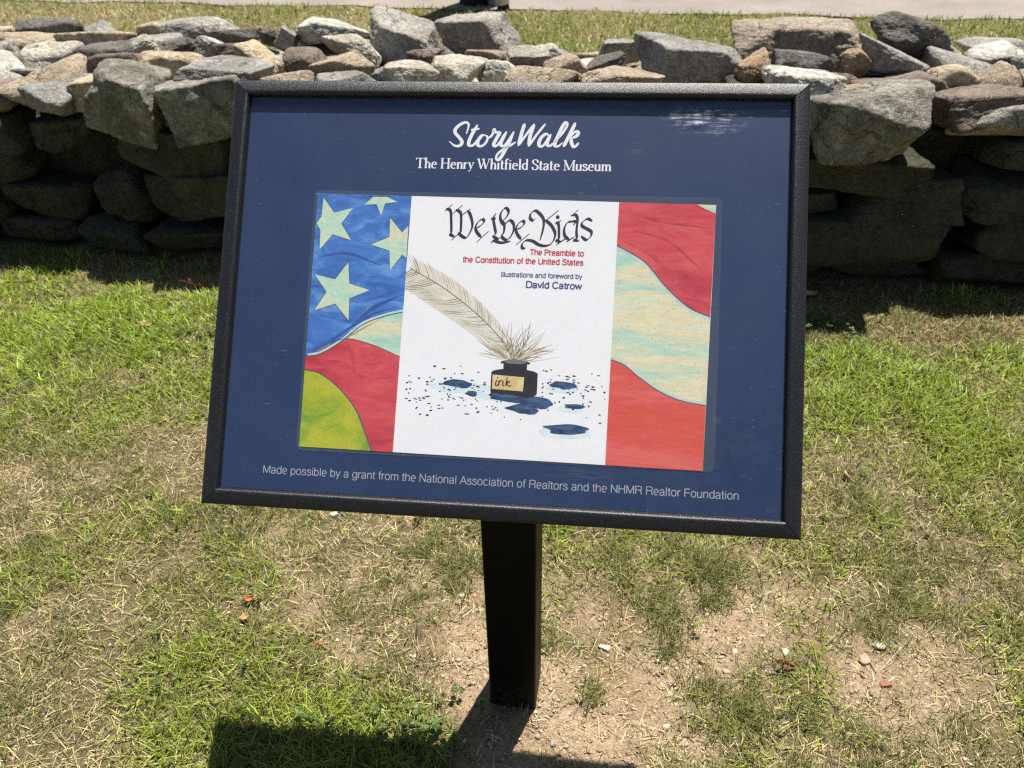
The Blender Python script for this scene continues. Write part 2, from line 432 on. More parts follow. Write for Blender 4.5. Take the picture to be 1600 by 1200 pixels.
STONES = [
(-1.451,3.868,0.655,0.403,0.242,0.109,-7,'grey',2.6),
(-1.216,3.787,0.646,0.219,0.153,0.067,4,'dark',3.2),
(-1.045,3.694,0.645,0.094,0.085,0.072,0,'dark',3.0),
(-0.964,3.633,0.646,0.096,0.067,0.096,25,'slate',4.0),
(-1.748,3.837,0.606,0.125,0.112,0.073,10,'brown',2.6),
(-1.530,3.459,0.641,0.148,0.119,0.111,-25,'pale',2.4),
(-1.423,3.564,0.643,0.191,0.153,0.060,-3,'dark',3.2),
(-1.293,3.577,0.632,0.139,0.111,0.090,15,'white',2.6),
(-1.120,3.404,0.652,0.180,0.144,0.081,-8,'brown',2.3),
(-1.298,3.188,0.660,0.290,0.203,0.097,0,'golden',2.8),
(-0.958,3.202,0.663,0.206,0.165,0.109,18,'golden',2.5),
(-1.030,2.952,0.674,0.306,0.230,0.072,2,'slate',7.0),
(-1.376,2.938,0.596,0.284,0.256,0.218,14,'block',4.3),
(-1.076,2.858,0.582,0.334,0.250,0.197,-8,'block',4.3),
(-0.788,3.240,0.645,0.178,0.160,0.095,0,'brown',2.3),
(-0.772,3.678,0.649,0.307,0.215,0.139,8,'white',2.9),
(-0.622,3.358,0.664,0.233,0.186,0.096,22,'pale',2.5),
(-0.624,3.068,0.666,0.247,0.197,0.089,-10,'tan',2.7),
(-0.793,2.910,0.657,0.190,0.152,0.060,0,'tan',2.6),
(-0.587,2.883,0.657,0.221,0.153,0.060,-4,'slate',3.0),
(-0.427,3.512,0.667,0.299,0.224,0.175,6,'grey',3.6),
(-0.114,3.520,0.661,0.316,0.221,0.173,-4,'grey',3.6),
(-0.320,3.198,0.663,0.135,0.108,0.060,0,'brown',2.3),
(-0.224,3.305,0.645,0.124,0.099,0.060,10,'brown',2.4),
(-0.084,3.216,0.659,0.177,0.141,0.060,0,'rose',2.5),
(-0.345,2.921,0.671,0.213,0.171,0.070,5,'pale',2.6),
(-0.178,2.959,0.667,0.220,0.176,0.090,0,'pale',2.6),
(-0.036,3.020,0.650,0.134,0.121,0.080,10,'white',2.6),
(0.090,3.243,0.643,0.194,0.155,0.064,6,'grey',2.6),
(0.124,2.788,0.680,0.262,0.184,0.078,5,'tan',2.3),
(0.229,3.044,0.654,0.173,0.139,0.091,-12,'tan',2.7),
(0.229,3.375,0.618,0.111,0.089,0.060,4,'slate',3.0),
(0.462,3.294,0.651,0.178,0.142,0.088,0,'slate',3.6),
(0.382,3.104,0.651,0.154,0.124,0.065,-10,'dark',3.0),
(0.395,2.782,0.679,0.298,0.197,0.060,3,'tan',2.5),
(0.696,3.062,0.658,0.375,0.281,0.158,5,'slate',5.0),
(0.895,2.896,0.671,0.147,0.133,0.092,-8,'rust',2.7),
(1.118,3.126,0.690,0.514,0.334,0.174,0,'tanlarge',3.5),
(1.039,2.857,0.696,0.199,0.159,0.087,12,'dark',3.2),
(1.533,3.171,0.718,0.335,0.235,0.146,8,'dark',2.9),
(1.379,2.892,0.693,0.258,0.207,0.099,14,'grey',3.0),
(1.214,2.853,0.687,0.122,0.098,0.099,-25,'rust',2.8),
(0.997,2.682,0.666,0.255,0.204,0.114,12,'white',2.7),
(1.154,2.762,0.659,0.115,0.104,0.060,0,'brown',2.4),
(1.248,2.689,0.659,0.160,0.128,0.061,8,'brown',2.5),
(1.400,2.769,0.649,0.223,0.178,0.068,0,'brown',2.4),
(1.142,2.643,0.651,0.090,0.081,0.060,4,'rust',2.8),
(1.165,2.520,0.594,0.371,0.278,0.202,-4,'block',4.5),
(1.095,2.569,0.511,0.259,0.233,0.074,6,'moss_shade',2.8),
(1.178,2.548,0.424,0.470,0.282,0.129,-2,'moss_shade',3.8),
(1.364,2.514,0.321,0.394,0.276,0.136,-3,'moss_shade',4.2),
(1.065,2.573,0.300,0.249,0.199,0.109,0,'moss_shade',3.8),
(1.283,2.504,0.183,0.501,0.300,0.180,2,'moss_shade',4.4),
(-1.242,2.870,0.413,0.424,0.254,0.169,3,'moss_shade',4.4),
(-1.157,2.839,0.239,0.460,0.276,0.212,0,'moss_shade',4.2),
(-1.535,2.919,0.231,0.243,0.219,0.234,0,'moss_shade',2.8),
(-1.166,2.830,0.076,0.469,0.281,0.132,-3,'moss_shade',4.2),
(-1.583,2.906,0.060,0.302,0.242,0.136,10,'moss_shade',2.8),
]
STORY = [
  [(337.9,530.1),(340.4,541.5),(338.9,545.7),(335.1,546.6),(328.7,543.7),(322.5,537.5),(321.9,531.8),(326.9,526.1),(332.0,519.6),(331.3,514.8),(326.8,512.5),(321.1,513.7),(314.3,519.3)],
  [(352.9,543.5),(346.2,530.2),(342.2,519.7),(342.5,514.0),(347.2,513.5),(351.6,517.9),(355.9,524.2)],
  [(344.1,535.5),(349.6,536.9),(356.0,537.9)],
  [(364.3,528.9),(359.4,527.5),(354.6,519.9),(355.5,513.6),(361.1,513.3),(366.7,519.1),(367.8,525.7),(364.3,528.9)],
  [(367.0,524.4),(371.2,525.8),(375.0,530.5),(375.9,537.2),(378.9,532.9),(384.5,532.5),(380.8,524.6),(377.2,516.4),(378.7,513.0),(382.8,515.1),(388.3,523.1),(394.2,534.2)],
  [(394.2,534.2),(389.2,524.1),(386.8,517.1),(388.8,513.3),(393.3,515.3),(400.1,526.1),(404.3,534.3)],
  [(404.3,534.3),(399.4,521.4),(393.7,508.1),(387.8,496.8),(384.0,493.3),(381.5,495.7),(383.5,502.3),(392.7,510.0),(402.5,515.8),(407.8,519.6)],
  [(418.8,545.8),(415.4,532.9),(411.4,513.7)],
  [(411.4,514.0),(421.1,529.2),(432.2,545.6)],
  [(432.2,545.6),(427.5,529.3),(425.9,513.3)],
  [(425.9,513.3),(435.7,529.4),(447.7,546.1)],
  [(453.1,528.7),(449.3,531.5),(443.1,526.7),(439.9,519.1),(441.0,514.1),(445.6,514.5),(451.5,523.0),(455.7,530.6)],
  [(455.7,531.2),(451.6,521.2),(451.9,515.5),(455.6,514.7),(460.8,519.4)],
  [(460.8,519.4),(470.3,530.8),(477.0,542.1),(477.7,546.8),(474.9,547.7),(470.7,541.1),(465.0,527.0),(461.8,518.5),(462.9,514.2),(467.4,514.8),(472.6,519.6)],
  [(489.1,547.9),(483.7,535.6),(477.9,522.4),(473.8,513.4)],
  [(478.8,523.4),(484.8,531.0),(490.4,535.7),(493.4,533.5),(490.7,528.6),(483.6,525.9)],
  [(483.6,525.9),(485.0,518.4),(487.9,513.6),(491.3,515.2),(494.7,519.9)],
]
KIDS = [
  [(313.9,418.7),(324.6,429.2)],
  [(315.5,422.1),(319.3,421.9),(322.5,418.5),(324.2,402.5),(324.9,390.3),(323.6,386.9),(329.6,383.5)],
  [(324.9,378.1),(339.9,392.2)],
  [(324.3,414.7),(339.0,428.8)],
  [(329.2,421.2),(333.0,420.2),(337.1,415.0),(338.0,392.1),(335.9,388.3),(345.8,382.4),(352.6,394.0),(353.6,403.2),(349.9,415.3),(345.8,421.0)],
  [(338.7,414.2),(349.9,423.3)],
  [(367.5,409.6),(361.8,405.6),(358.4,397.9),(360.3,391.2),(366.7,383.7)],
  [(367.5,410.3),(369.6,405.8),(365.8,400.4),(360.0,396.5)],
  [(360.4,376.0),(377.4,393.1)],
  [(385.8,418.0),(382.5,410.7),(384.6,399.3),(386.6,390.3),(384.1,385.7),(390.0,382.1),(393.2,384.4)],
  [(379.2,409.8),(385.8,410.8)],
  [(405.7,409.7),(397.9,402.7),(393.1,407.9),(391.9,416.2),(396.0,424.2),(400.4,424.8),(403.0,419.5),(399.6,411.8),(393.5,405.9)],
  [(393.4,407.9),(397.9,401.9),(397.8,392.1),(395.4,385.2),(402.0,380.9),(407.7,386.3)],
  [(397.9,402.7),(405.0,408.2),(410.5,403.8),(411.0,393.9),(406.4,382.9)],
  [(381.1,375.8),(384.2,379.3),(393.3,376.9),(400.7,377.4),(407.3,379.5)],
  [(422.9,408.6),(417.2,403.9),(414.3,396.3),(416.4,389.5),(422.0,382.1)],
  [(422.9,409.3),(425.3,404.9),(421.9,399.5),(415.4,395.6)],
  [(415.0,373.7),(433.4,390.7)],
  [(440.5,412.0),(437.0,408.9),(432.8,412.6),(434.2,419.4),(440.0,422.6),(446.9,417.5),(451.7,410.0),(451.6,398.0),(448.0,381.3)],
  [(471.8,424.1),(453.3,407.8)],
  [(454.0,410.1),(462.4,402.7),(468.1,392.3),(467.0,383.3),(462.2,375.7)],
  [(428.6,370.0),(424.5,370.2),(423.8,375.4),(428.8,380.8),(437.7,380.3),(446.8,375.3),(455.7,374.0),(463.7,376.5)],
  [(468.1,406.6),(472.2,404.5),(473.6,385.0),(470.3,382.2),(476.3,380.2)],
  [(467.5,404.4),(475.4,409.8)],
  [(470.3,375.9),(484.6,386.0)],
  [(490.1,408.7),(484.3,407.0),(480.3,398.7),(481.5,388.9),(487.6,383.1)],
  [(484.1,380.0),(494.7,387.8)],
  [(488.3,416.6),(494.9,417.8),(497.8,411.1),(497.0,396.1),(497.8,385.6),(494.2,383.3),(500.9,381.9)],
  [(489.8,416.9),(498.2,425.4)],
  [(492.6,403.5),(495.3,408.8),(489.4,408.6)],
  [(517.9,410.1),(511.2,412.9),(504.8,408.3),(504.3,403.0),(511.8,398.7),(517.1,395.1),(516.6,389.1),(511.0,383.7),(503.5,388.7)],
]
def maps(x, y):
    nz = fbm2(x * 5 + 3, y * 5 + 1, 4, 3)
    g = blobs(GREEN, x, y) * 1.0 + 0.50 * nz - .04 + .12 * np.clip((y - 1.6) / .5, 0, 1)
    d_ = wall_y(x) - y
    g = g - .7 * np.clip((x - .3) / .3, 0, 1) * np.clip(1.3 - np.abs(d_ - .2) / .22, 0, 1)
    b = blobs(BARE, x, y) * 1.1 + 0.30 * fbm2(x * 9, y * 9 + 7, 4, 9)
    t = blobs(TUFT, x, y) + 0.25 * fbm2(x * 11 + 5, y * 11, 3, 21)
    return np.clip(g, 0, 1), np.clip(b, 0, 1), np.clip(t, 0, 1)

def gz(x, y):
    z = 0.012 * noise2(x * 1.7, y * 1.7, 1) + 0.006 * noise2(x * 6, y * 6, 2) + 0.0035 * noise2(x * 21, y * 21, 4) + 0.0018 * noise2(x * 60, y * 60, 5)
    d = np.sqrt((x + 0.003) ** 2 + (y - 0.89) ** 2)
    z = z * np.clip(d / 0.25, 0.25, 1) + np.exp(-((d - .068) / .028) ** 2) * (.0055 + .005 * noise2(x * 26, y * 26, 8))
    far = np.clip((np.sqrt(x ** 2 + y ** 2) - 8) / 10, 0, 1)
    return z * (1 - far)

def axis(lo, hi, step, far):
    mid = np.arange(lo, hi, step)
    k = np.array([0.05, 0.12, 0.25, 0.5, 1, 2, 4, 8, 16, 32, 64, far])
    return np.concatenate([lo - k[::-1], mid, hi + k])
def densify(a, lo, hi, step): return np.concatenate([a[a < lo - step / 2], np.arange(lo, hi, step), a[a > hi]])
gx = densify(axis(-1.9, 1.9, 0.0095, 160), -.55, 1.0, .0048)
gy = densify(axis(0.35, 3.0, 0.0095, 160), .66, 1.30, .0048)
GX, GY = np.meshgrid(gx, gy)
nx, ny = len(gx), len(gy)
GZ = gz(GX, GY)
_, bm_, _ = maps(GX.ravel(), GY.ravel())
# clods and crumbs in the bare soil
fine = (np.abs(GX) < 1.95) & (GY > 0.33) & (GY < 3.0)
GZ = GZ + np.where(fine, (0.0030 * fbm2(GX * 85, GY * 85, 2, 31) + .0035 * np.maximum(noise2(GX * 38, GY * 38, 33), 0)) * (0.35 + bm_.reshape(GX.shape)), 0)
V = np.stack([GX.ravel(), GY.ravel(), GZ.ravel()], 1)
i = (np.arange(ny - 1)[:, None] * nx + np.arange(nx - 1)[None, :]).ravel()
L = np.stack([i, i + 1, i + nx + 1, i + nx], 1).ravel()
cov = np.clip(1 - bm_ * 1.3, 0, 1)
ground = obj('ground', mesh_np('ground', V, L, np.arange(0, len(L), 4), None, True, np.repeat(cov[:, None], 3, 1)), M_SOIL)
tag(ground, kind='structure')

# road beyond the wall
def road_edge(x): return 7.90 - 0.20 * x
rv, rf = [], []
xs = np.linspace(-30, 30, 241)
for k, x in enumerate(xs):
    w = 0.05 * math.sin(x * 3.1) + 0.04 * math.sin(x * 7.7 + 1)
    rv += [(x, road_edge(x) + w, 0.010), (x + 1.0, road_edge(x) + 7, 0.026)]
    if k: rf.append((2 * k - 2, 2 * k, 2 * k + 1, 2 * k - 1))
tag(obj('road', mesh_pd('road', rv, rf), M_ROAD), kind='structure')

# ------------------------------------------------------------------ grass
def blades(name, P, h, w, az, lean, curl, col, mat, label=None, cat=None):
    n = len(P)
    z0 = gz(P[:, 0], P[:, 1]) - 0.003
    dx, dy = np.cos(az), np.sin(az)
    tw = az + np.pi / 2 + rng.uniform(-.7, .7, n)
    sx, sy = np.cos(tw), np.sin(tw)
    tipf = (rng.random((n, 1)) ** 1.5) * 1.2
    V = np.zeros((n, 7, 3), np.float32); C = np.zeros((n, 7, 3), np.float32)
    vi = 0
    for t, ww in ((0, .8), (.4, 1.), (.78, .6), (1, 0)):
        hor = h * (np.sin(lean) * t + curl * t * t)
        ver = np.maximum(h * (np.cos(lean) * t - 0.55 * np.abs(curl) * t * t), 0.0015 + 0.002 * t)
        cx, cy, cz = P[:, 0] + dx * hor, P[:, 1] + dy * hor, z0 + ver
        for s in ((-1, 1) if ww else (0,)):
            V[:, vi, 0] = cx + s * sx * w * ww / 2; V[:, vi, 1] = cy + s * sy * w * ww / 2; V[:, vi, 2] = cz
            C[:, vi] = col if t < .5 else col * (1 - tipf * (t - .4)) + np.array((.52, .44, .22)) * tipf * (t - .4)
            vi += 1
    b = (np.arange(n) * 7)[:, None]
    L = (b + np.array([[0, 1, 3, 2, 2, 3, 5, 4, 4, 5, 6]])).ravel()
    S = ((np.arange(n) * 11)[:, None] + np.array([[0, 4, 8]])).ravel()
    o = obj(name, mesh_np(name, V.reshape(-1, 3), L, S, None, True, C.reshape(-1, 3)), mat)
    tag(o, label, cat, kind='stuff')
    return o

def cand(n, y0=0.45, y1=2.95, xw=0.62, xa=1.15):
    y = rng.uniform(y0, y1, n); x = rng.uniform(-1, 1, n) * (xa + xw * y)
    k = y < wall_y(x) + 0.02
    return x[k], y[k]

def pick(n, pf):
    x, y = cand(n)
    g, b, t = maps(x, y)
    # keep blades out of the post's own footprint
    inpost = (np.abs(x + 0.003) < 0.055) & (np.abs(y - 0.89) < 0.055)
    k = (rng.random(len(x)) < pf(g, b, t, x, y)) & ~inpost
    return np.stack([x[k], y[k]], 1), g[k], b[k], t[k]

def tints(n, a, b, jit=0.25):
    f = rng.random(n)[:, None]
    c = np.array(a) * (1 - f) + np.array(b) * f
    return c * (1 + jit * rng.normal(0, 1, n)[:, None]).clip(.4, 1.7)

U_ = rng.uniform
# lush broad green blades
P, g, b, t = pick(300000, lambda g, b, t, x, y: np.clip(g * 1.25 - .04, 0.03, 1) * np.clip(1 - b * 1.6, 0, 1))
n = len(P)
near = np.clip((P[:, 1] - 1.5) / .6, 0, 1)
blades('green_grass', P, U_(.02, .055, n) * (.7 + .5 * g), U_(.0016, .0034, n) * (1 + .35 * near), U_(0, 2 * np.pi, n), U_(.15, 1.15, n), U_(-.1, .6, n),
       tints(n, (0.13, 0.19, 0.015), (0.34, 0.42, 0.045), .3) * (1 + near[:, None] * np.array((.12, .22, -.1))), M_GRASS, 'lush green grass beside the wall and under the sign', 'grass')
# fine olive fescue in clumps
P, g, b, t = pick(760000, lambda g, b, t, x, y: np.clip(.62 + .9 * t - .75 * b * (t < .5) + .1 * g, 0, 1) * np.clip(.05 + 1.5 * (fbm2(x * 24, y * 24, 3, 77) + .40), 0, 1) * np.clip(.75 + 1.3 * fbm2(x * 8 + 2, y * 8, 2, 91), .28, 1))
n = len(P)
blades('fine_grass', P, U_(.012, .044, n) * (.75 + .6 * t) * (.75 + .6 * np.clip(fbm2(P[:, 0] * 8 + 2, P[:, 1] * 8, 2, 91) + .3, 0, 1)), U_(.0009, .0018, n), U_(0, 2 * np.pi, n), U_(.05, 1.05, n), U_(-.2, .6, n),
       tints(n, (0.07, 0.105, 0.02), (0.27, 0.275, 0.085), .35), M_GRASS, 'fine olive grass growing in thin tufts', 'grass')
# standing dry straw
P, g, b, t = pick(260000, lambda g, b, t, x, y: np.clip(.42 - .4 * g - .4 * b, 0.02, 1))
n = len(P)
blades('dry_grass', P, U_(.012, .04, n), U_(.0010, .0021, n), U_(0, 2 * np.pi, n), U_(.3, 1.35, n), U_(-.3, .8, n),
       tints(n, (0.30, 0.215, 0.10), (0.62, 0.52, 0.30), .3), M_STRAW, 'dry straw coloured grass in the worn lawn', 'grass')
# thatch lying on the soil
P, g, b, t = pick(400000, lambda g, b, t, x, y: np.clip(.45 - .4 * g - .12 * b, 0.05, 1))
n = len(P)
blades('grass_thatch', P, .006 + .030 * rng.random(n) ** 2, U_(.0008, .0021, n), U_(0, 2 * np.pi, n), U_(1.35, 1.56, n), U_(-.15, .15, n),
       tints(n, (0.20, 0.14, 0.07), (0.72, 0.61, 0.40), .35), M_STRAW, 'dead grass clippings lying over the soil', 'grass')
# a few long stray straws
P, g, b, t = pick(520, lambda g, b, t, x, y: .35 + 0 * g)
n = len(P)
blades('stray_straw', P, U_(.05, .11, n), U_(.0008, .0015, n), U_(0, 2 * np.pi, n), U_(.7, 1.45, n), U_(.1, .5, n),
       tints(n, (0.40, 0.34, 0.2), (0.6, 0.54, 0.38), .1), M_STRAW, 'long pale straws strewn across the lawn', 'grass')
# moss-brown turf at the foot of the wall
y = U_(2.0, 3.1, 170000); x = U_(-2.2, 2.4, 170000)
d = wall_y(x) - y + 0.05 * noise2(x * 8, y * 8, 50)
k = (d > -.03) & (d < .16 + .26 * (x > .3)) & (rng.random(len(x)) < .9)
P = np.stack([x[k], y[k]], 1); n = len(P)
blades('moss', P, U_(.008, .022, n), U_(.0015, .003, n), U_(0, 2 * np.pi, n), U_(.1, 1.2, n), U_(-.2, .5, n),
       tints(n, (0.11, 0.075, 0.015), (0.22, 0.17, 0.04)), M_GRASS, 'brown and green moss along the foot of the wall', 'moss')
# lawn between wall and road
y = U_(3.3, 9.2, 130000); x = U_(-1, 1, 130000) * (1.2 + .72 * y)
k = (y > wall_y(x) + 1.0) & (y < road_edge(x) + .10 * noise2(x * 4, y * 4, 60) + .03)
x, y = x[k], y[k]
dry = np.clip(.16 + .7 * fbm2(x * .9 + 4, y * .9, 3, 70) - .22 * (x + 1.0), 0, 1)
P = np.stack([x, y], 1); n = len(P)
gc = tints(n, (0.13, 0.18, 0.018), (0.26, 0.31, 0.045)); dc = tints(n, (0.34, 0.27, 0.13), (0.5, 0.42, 0.24))
isd = (rng.random(n) < dry * .7)[:, None]
blades('lawn_grass', P, U_(.03, .075, n), U_(.005, .011, n), U_(0, 2 * np.pi, n), U_(.2, 1.3, n), U_(-.2, .5, n),
       np.where(isd, dc, gc), M_GRASS, 'short sunlit lawn between the stone wall and the road', 'grass')

# clover and small broad-leaved weeds
def weeds(name, tab, label):
    v, f, c = [], [], []
    r = random.Random(8)
    for cx, cy, sx, k in tab:
        for _ in range(k):
            x0, y0 = r.gauss(cx, sx), r.gauss(cy, sx * .6)
            if y0 > wall_y(x0) - .03 or (abs(x0 + .003) < .06 and abs(y0 - .89) < .06): continue
            h = r.uniform(.012, .04); a0 = r.uniform(0, 6.28); s = r.uniform(.0045, .009)
            z0 = float(gz(np.array([x0]), np.array([y0]))[0]); g = r.uniform(.6, 1.3)
            for q in range(3):
                a = a0 + q * 2.09; ca, sa = math.cos(a), math.sin(a); b = len(v); tl = r.uniform(-.25, .45)
                for (l, w) in ((0, 0), (.6, .55), (1.25, .65), (1.6, .25), (1.5, 0), (1.6, -.25), (1.25, -.65), (.6, -.55)):
                    v.append((x0 + s * (l * ca - w * sa), y0 + s * (l * sa + w * ca), z0 + h + s * (l * tl + .3 * abs(w))))
                    c.append((.095 * g, .15 * g, .02 * g))
                f.append(tuple(range(b, b + 8)))
            b = len(v)
            v += [(x0 - .0005, y0, z0 - .003), (x0 + .0005, y0, z0 - .003), (x0 + .0005, y0, z0 + h), (x0 - .0005, y0, z0 + h)]
            c += [(.10 * g, .17 * g, .04 * g)] * 4; f.append((b, b + 1, b + 2, b + 3))
    me = mesh_pd(name, v, f)
    at = me.attributes.new('tint', 'FLOAT_COLOR', 'POINT')
    at.data.foreach_set('color', np.concatenate([np.array(c), np.ones((len(c), 1))], 1).astype(np.float32).ravel())
    tag(obj(name, me, M_GRASS), label, 'clover', kind='stuff')
weeds('clover', ((-.17, .79, .045, 24), (-.30, .76, .10, 20), (-.6, .80, .15, 14), (-1.1, 2.2, .2, 70), (1.02, 2.25, .06, 60), (1.1, 2.0, .2, 50), (.1, 2.0, .6, 90), (-.7, 1.35, .25, 14), (.75, 1.45, .2, 14)),
      'low clover and broad-leaved weeds among the grass')

# grains, chips and crumbs
x, y = cand(140000)
g, b, t = maps(x, y)
k = rng.random(len(x)) < np.clip(.08 + .9 * b, 0, 1)
x, y = x[k], y[k]; n = len(x)
base = np.array([(1, 0, 0), (-1, 0, 0), (0, 1, 0), (0, -1, 0), (0, 0, 1), (0, 0, -1)], np.float32)
fc = np.array([(0, 2, 4), (2, 1, 4), (1, 3, 4), (3, 0, 4), (2, 0, 5), (1, 2, 5), (3, 1, 5), (0, 3, 5)])
s = (0.0009 + 0.0062 * rng.random(n) ** 4)[:, None, None]
pv = base[None] * rng.uniform(.55, 1.25, (n, 6, 1)) * np.array([1, 1, .62])
a = rng.uniform(0, 6.28, n); ca, sa = np.cos(a)[:, None], np.sin(a)[:, None]
st = rng.uniform(.5, 1.6, (n, 1))
px_, py_ = pv[:, :, 0] * st, pv[:, :, 1] / st
pv = np.stack([px_ * ca - py_ * sa, px_ * sa + py_ * ca, pv[:, :, 2]], 2) * s
pv += np.stack([x, y, gz(x, y) + .0006], 1)[:, None]
L = (np.arange(n)[:, None, None] * 6 + fc[None]).ravel()
colr = tints(n, (0.26, 0.18, 0.115), (0.50, 0.40, 0.29), .22)
gr = obj('gravel', mesh_np('gravel', pv.reshape(-1, 3), L, np.arange(0, len(L), 3), None, False, np.repeat(colr, 6, 0)), M_GRAIN)
tag(gr, 'sandy grains and crumbs on the bare soil around the post', 'gravel', kind='stuff')

# ------------------------------------------------------------------ stones
def ico(sub):
    bm = bmesh.new(); bmesh.ops.create_icosphere(bm, subdivisions=sub, radius=1)
    v = np.array([p.co[:] for p in bm.verts]); f = np.array([[q.index for q in p.verts] for p in bm.faces]); bm.free()
    return v / np.linalg.norm(v, axis=1)[:, None], f
ICO = {s: ico(s) for s in (3, 4, 5, 6)}

def rock(dim, e, seed, sub=5, cuts=9, rough=1.0):
    """broken fieldstone: a body bounded by jittered planes with slightly worn arrises, split ledges and a rough skin"""
    r = np.random.default_rng(seed)
    d, f = ICO[sub]
    nrm = np.concatenate([np.eye(3), -np.eye(3)]) + r.normal(0, .09 if e > 4.2 else .18 if e > 3.3 else .3, (6, 3))
    c = r.uniform(.86, 1.02, 6)
    ex = r.normal(0, 1, (cuts, 3)) * (1, 1, .8)
    nrm = np.concatenate([nrm, ex]); nrm /= np.linalg.norm(nrm, axis=1)[:, None]
    c = np.concatenate([c, r.uniform(1.0, 1.28, cuts) if e > 3.3 else r.uniform(.90, 1.15, cuts)])
    pw = 7 if e < 2.45 else 13 if e < 3 else 22 if e < 4 else 32
    t = np.maximum(d @ nrm.T / c, 0)
    p = d * ((t ** pw).sum(1) ** (-1 / pw))[:, None]
    o = r.uniform(0, 50, 3)
    asp = np.array(dim) / max(dim)
    q = p * asp + o
    nn = np.zeros(len(p))
    for fq, am in ((1.6, .05), (3.7, .035), (8, .026), (18, .017), (38, .012)):
        nn += am * rough * noise3(q[:, 0] * fq, q[:, 1] * fq, q[:, 2] * fq * 1.3, seed % 97)
    led = noise3(q[:, 0] * 1.3, q[:, 1] * 1.3, q[:, 2] * 4.5, 7 + seed % 31) * 3
    nn += (.02 if seed % 3 == 0 else .06) * rough * (np.floor(led) + np.clip((led - np.floor(led)) * 5, 0, 1)) / 3
    p = p + d * nn[:, None]
    lo, hi = p.min(0), p.max(0)
    return ((p - (lo + hi) / 2) / (hi - lo)) * np.array(dim), f

def rotm(rx, ry, rz): return np.array(Matrix.Rotation(rz, 3, 'Z') @ Matrix.Rotation(ry, 3, 'Y') @ Matrix.Rotation(rx, 3, 'X'))

wall = bpy.data.objects.new('dry_stone_wall', None); coll.objects.link(wall)
wall.location = (0, 2.66, 0)
tag(wall, 'low dry stone wall of grey and tan fieldstones running behind the sign', 'wall')
WOFF = np.array(wall.location)
n_parts = 0
STONE_LABEL = {'white': 'white lichen-spotted stone', 'golden': 'golden tan rough stone', 'rust': 'rusty tan stone', 'slate': 'flat slate grey stone',
               'dark': 'dark blackish stone', 'brown': 'smooth brown stone', 'moss_shade': 'moss-green stone in the wall face, shade put into its colour', 'rose': 'pinkish brown stone'}
def stone_part(pos, dim, rot, tone, e, seed, sub=5, cuts=9):
    global n_parts
    v, f = rock(dim, e, seed, sub, cuts)
    v = v @ rotm(*rot).T
    me = mesh_np('stone', v, f.ravel(), np.arange(0, f.size, 3), None, True)
    o = obj('stone', me, SM[tone], wall)
    o.location = np.array(pos) - WOFF
    if tone in STONE_LABEL: o['label'] = STONE_LABEL[tone]
    n_parts += 1
    return o

for q, (x, y, z, w, d, h, roll, tone, e) in enumerate(STONES):
    face = tone == 'moss_shade'
    k = 1.04
    stone_part((x, y + (0.06 if face else 0), z), (w * k, d, h * (1.15 if face else 1.12)), (random.uniform(-.1, .1), math.radians(roll), random.uniform(-.3, .3) if not face else -.13),
               tone, e, 100 + q * 7, 6, 5 if e > 3.3 else 7)

tones = ['grey', 'slate', 'dark', 'brown', 'tan', 'golden', 'pale', 'white', 'rose', 'grey', 'grey', 'tan']
fill = []
# near face, course by course
zc = 0.0
for hgt in (.12, .15, .14, .13, .11):
    x = -4.6 + random.uniform(0, .2)
    while x < 4.6:
        w = random.uniform(.2, .46)
        cx, cz = x + w / 2, zc + hgt / 2
        hit = any(abs(cx - s[0]) < (w + s[3]) * .40 and abs(cz - s[2]) < (hgt + s[5]) * .34 for s in STONES if s[1] < wall_y(s[0]) + .16)
        if not hit:
            fill.append((cx, wall_y(cx) + .14 + .02 * (zc > .3) + random.uniform(-.03, .03), cz, w * 1.03, .28, hgt * 1.08, random.uniform(-4, 4), 'moss_shade' if zc < .45 else random.choice(tones), random.uniform(3.2, 4.6), 'face'))
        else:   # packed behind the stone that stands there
            fill.append((cx, wall_y(cx) + .34, cz, w, .2, hgt, 0, 'moss_shade', 3.0, 'back'))
        x += w
    zc += hgt
# top: big loose cap stones outside the photographed stretch, smaller packing below everywhere
for off in (.16, .36, .56, .76, .94):
    x = -4.6 + random.uniform(0, .2)
    while x < 4.6:
        w = random.uniform(.16, .36); cx = x + w / 2
        y = wall_y(cx) + off
        lim = 1.30 + .33 * (off)
        inside = -lim + .05 < cx < lim
        h = random.uniform(.09, .15) if inside else random.uniform(.1, .19)
        fill.append((cx, y, .555 if inside else .61 + random.uniform(-.01, .03), w, min(w * .8, .26), h, random.uniform(-10, 10), random.choice(tones), random.uniform(2.3, 3.4), 'cap'))
        x += w * .93
# far face of the wall
for zc in (.1, .28, .46):
    x = -4.6
    while x < 4.6:
        w = random.uniform(.25, .5); cx = x + w / 2
        fill.append((cx, wall_y(cx) + 1.02, zc, w, .26, .19, random.uniform(-4, 4), random.choice(tones), 3.2, 'far')); x += w
order = sorted(range(len(fill)), key=lambda j: (fill[j][9] in ('back', 'far')) * 50 + abs(abs(fill[j][0]) - 1.55) * (3 if fill[j][9] == 'cap' else 4))
rub = {}
for rank, j in enumerate(order):
    x, y, z, w, d, h, roll, tone, e, kind = fill[j]
    if n_parts < 97:
        stone_part((x, y, z), (w, d, h), (random.uniform(-.1, .1), math.radians(roll), random.uniform(-.2, .2) - .13), tone, e, 3000 + j, 5, 5)
    else:
        v, f = rock((w, d, h), e, 3000 + j, 4, 5)
        v = v @ rotm(random.uniform(-.1, .1), math.radians(roll), -.13 + random.uniform(-.2, .2)).T + np.array((x, y, z)) - WOFF
        rub.setdefault(tone, []).append((v, f))
vs, fs, mi, base_, names = [], [], [], 0, list(rub)
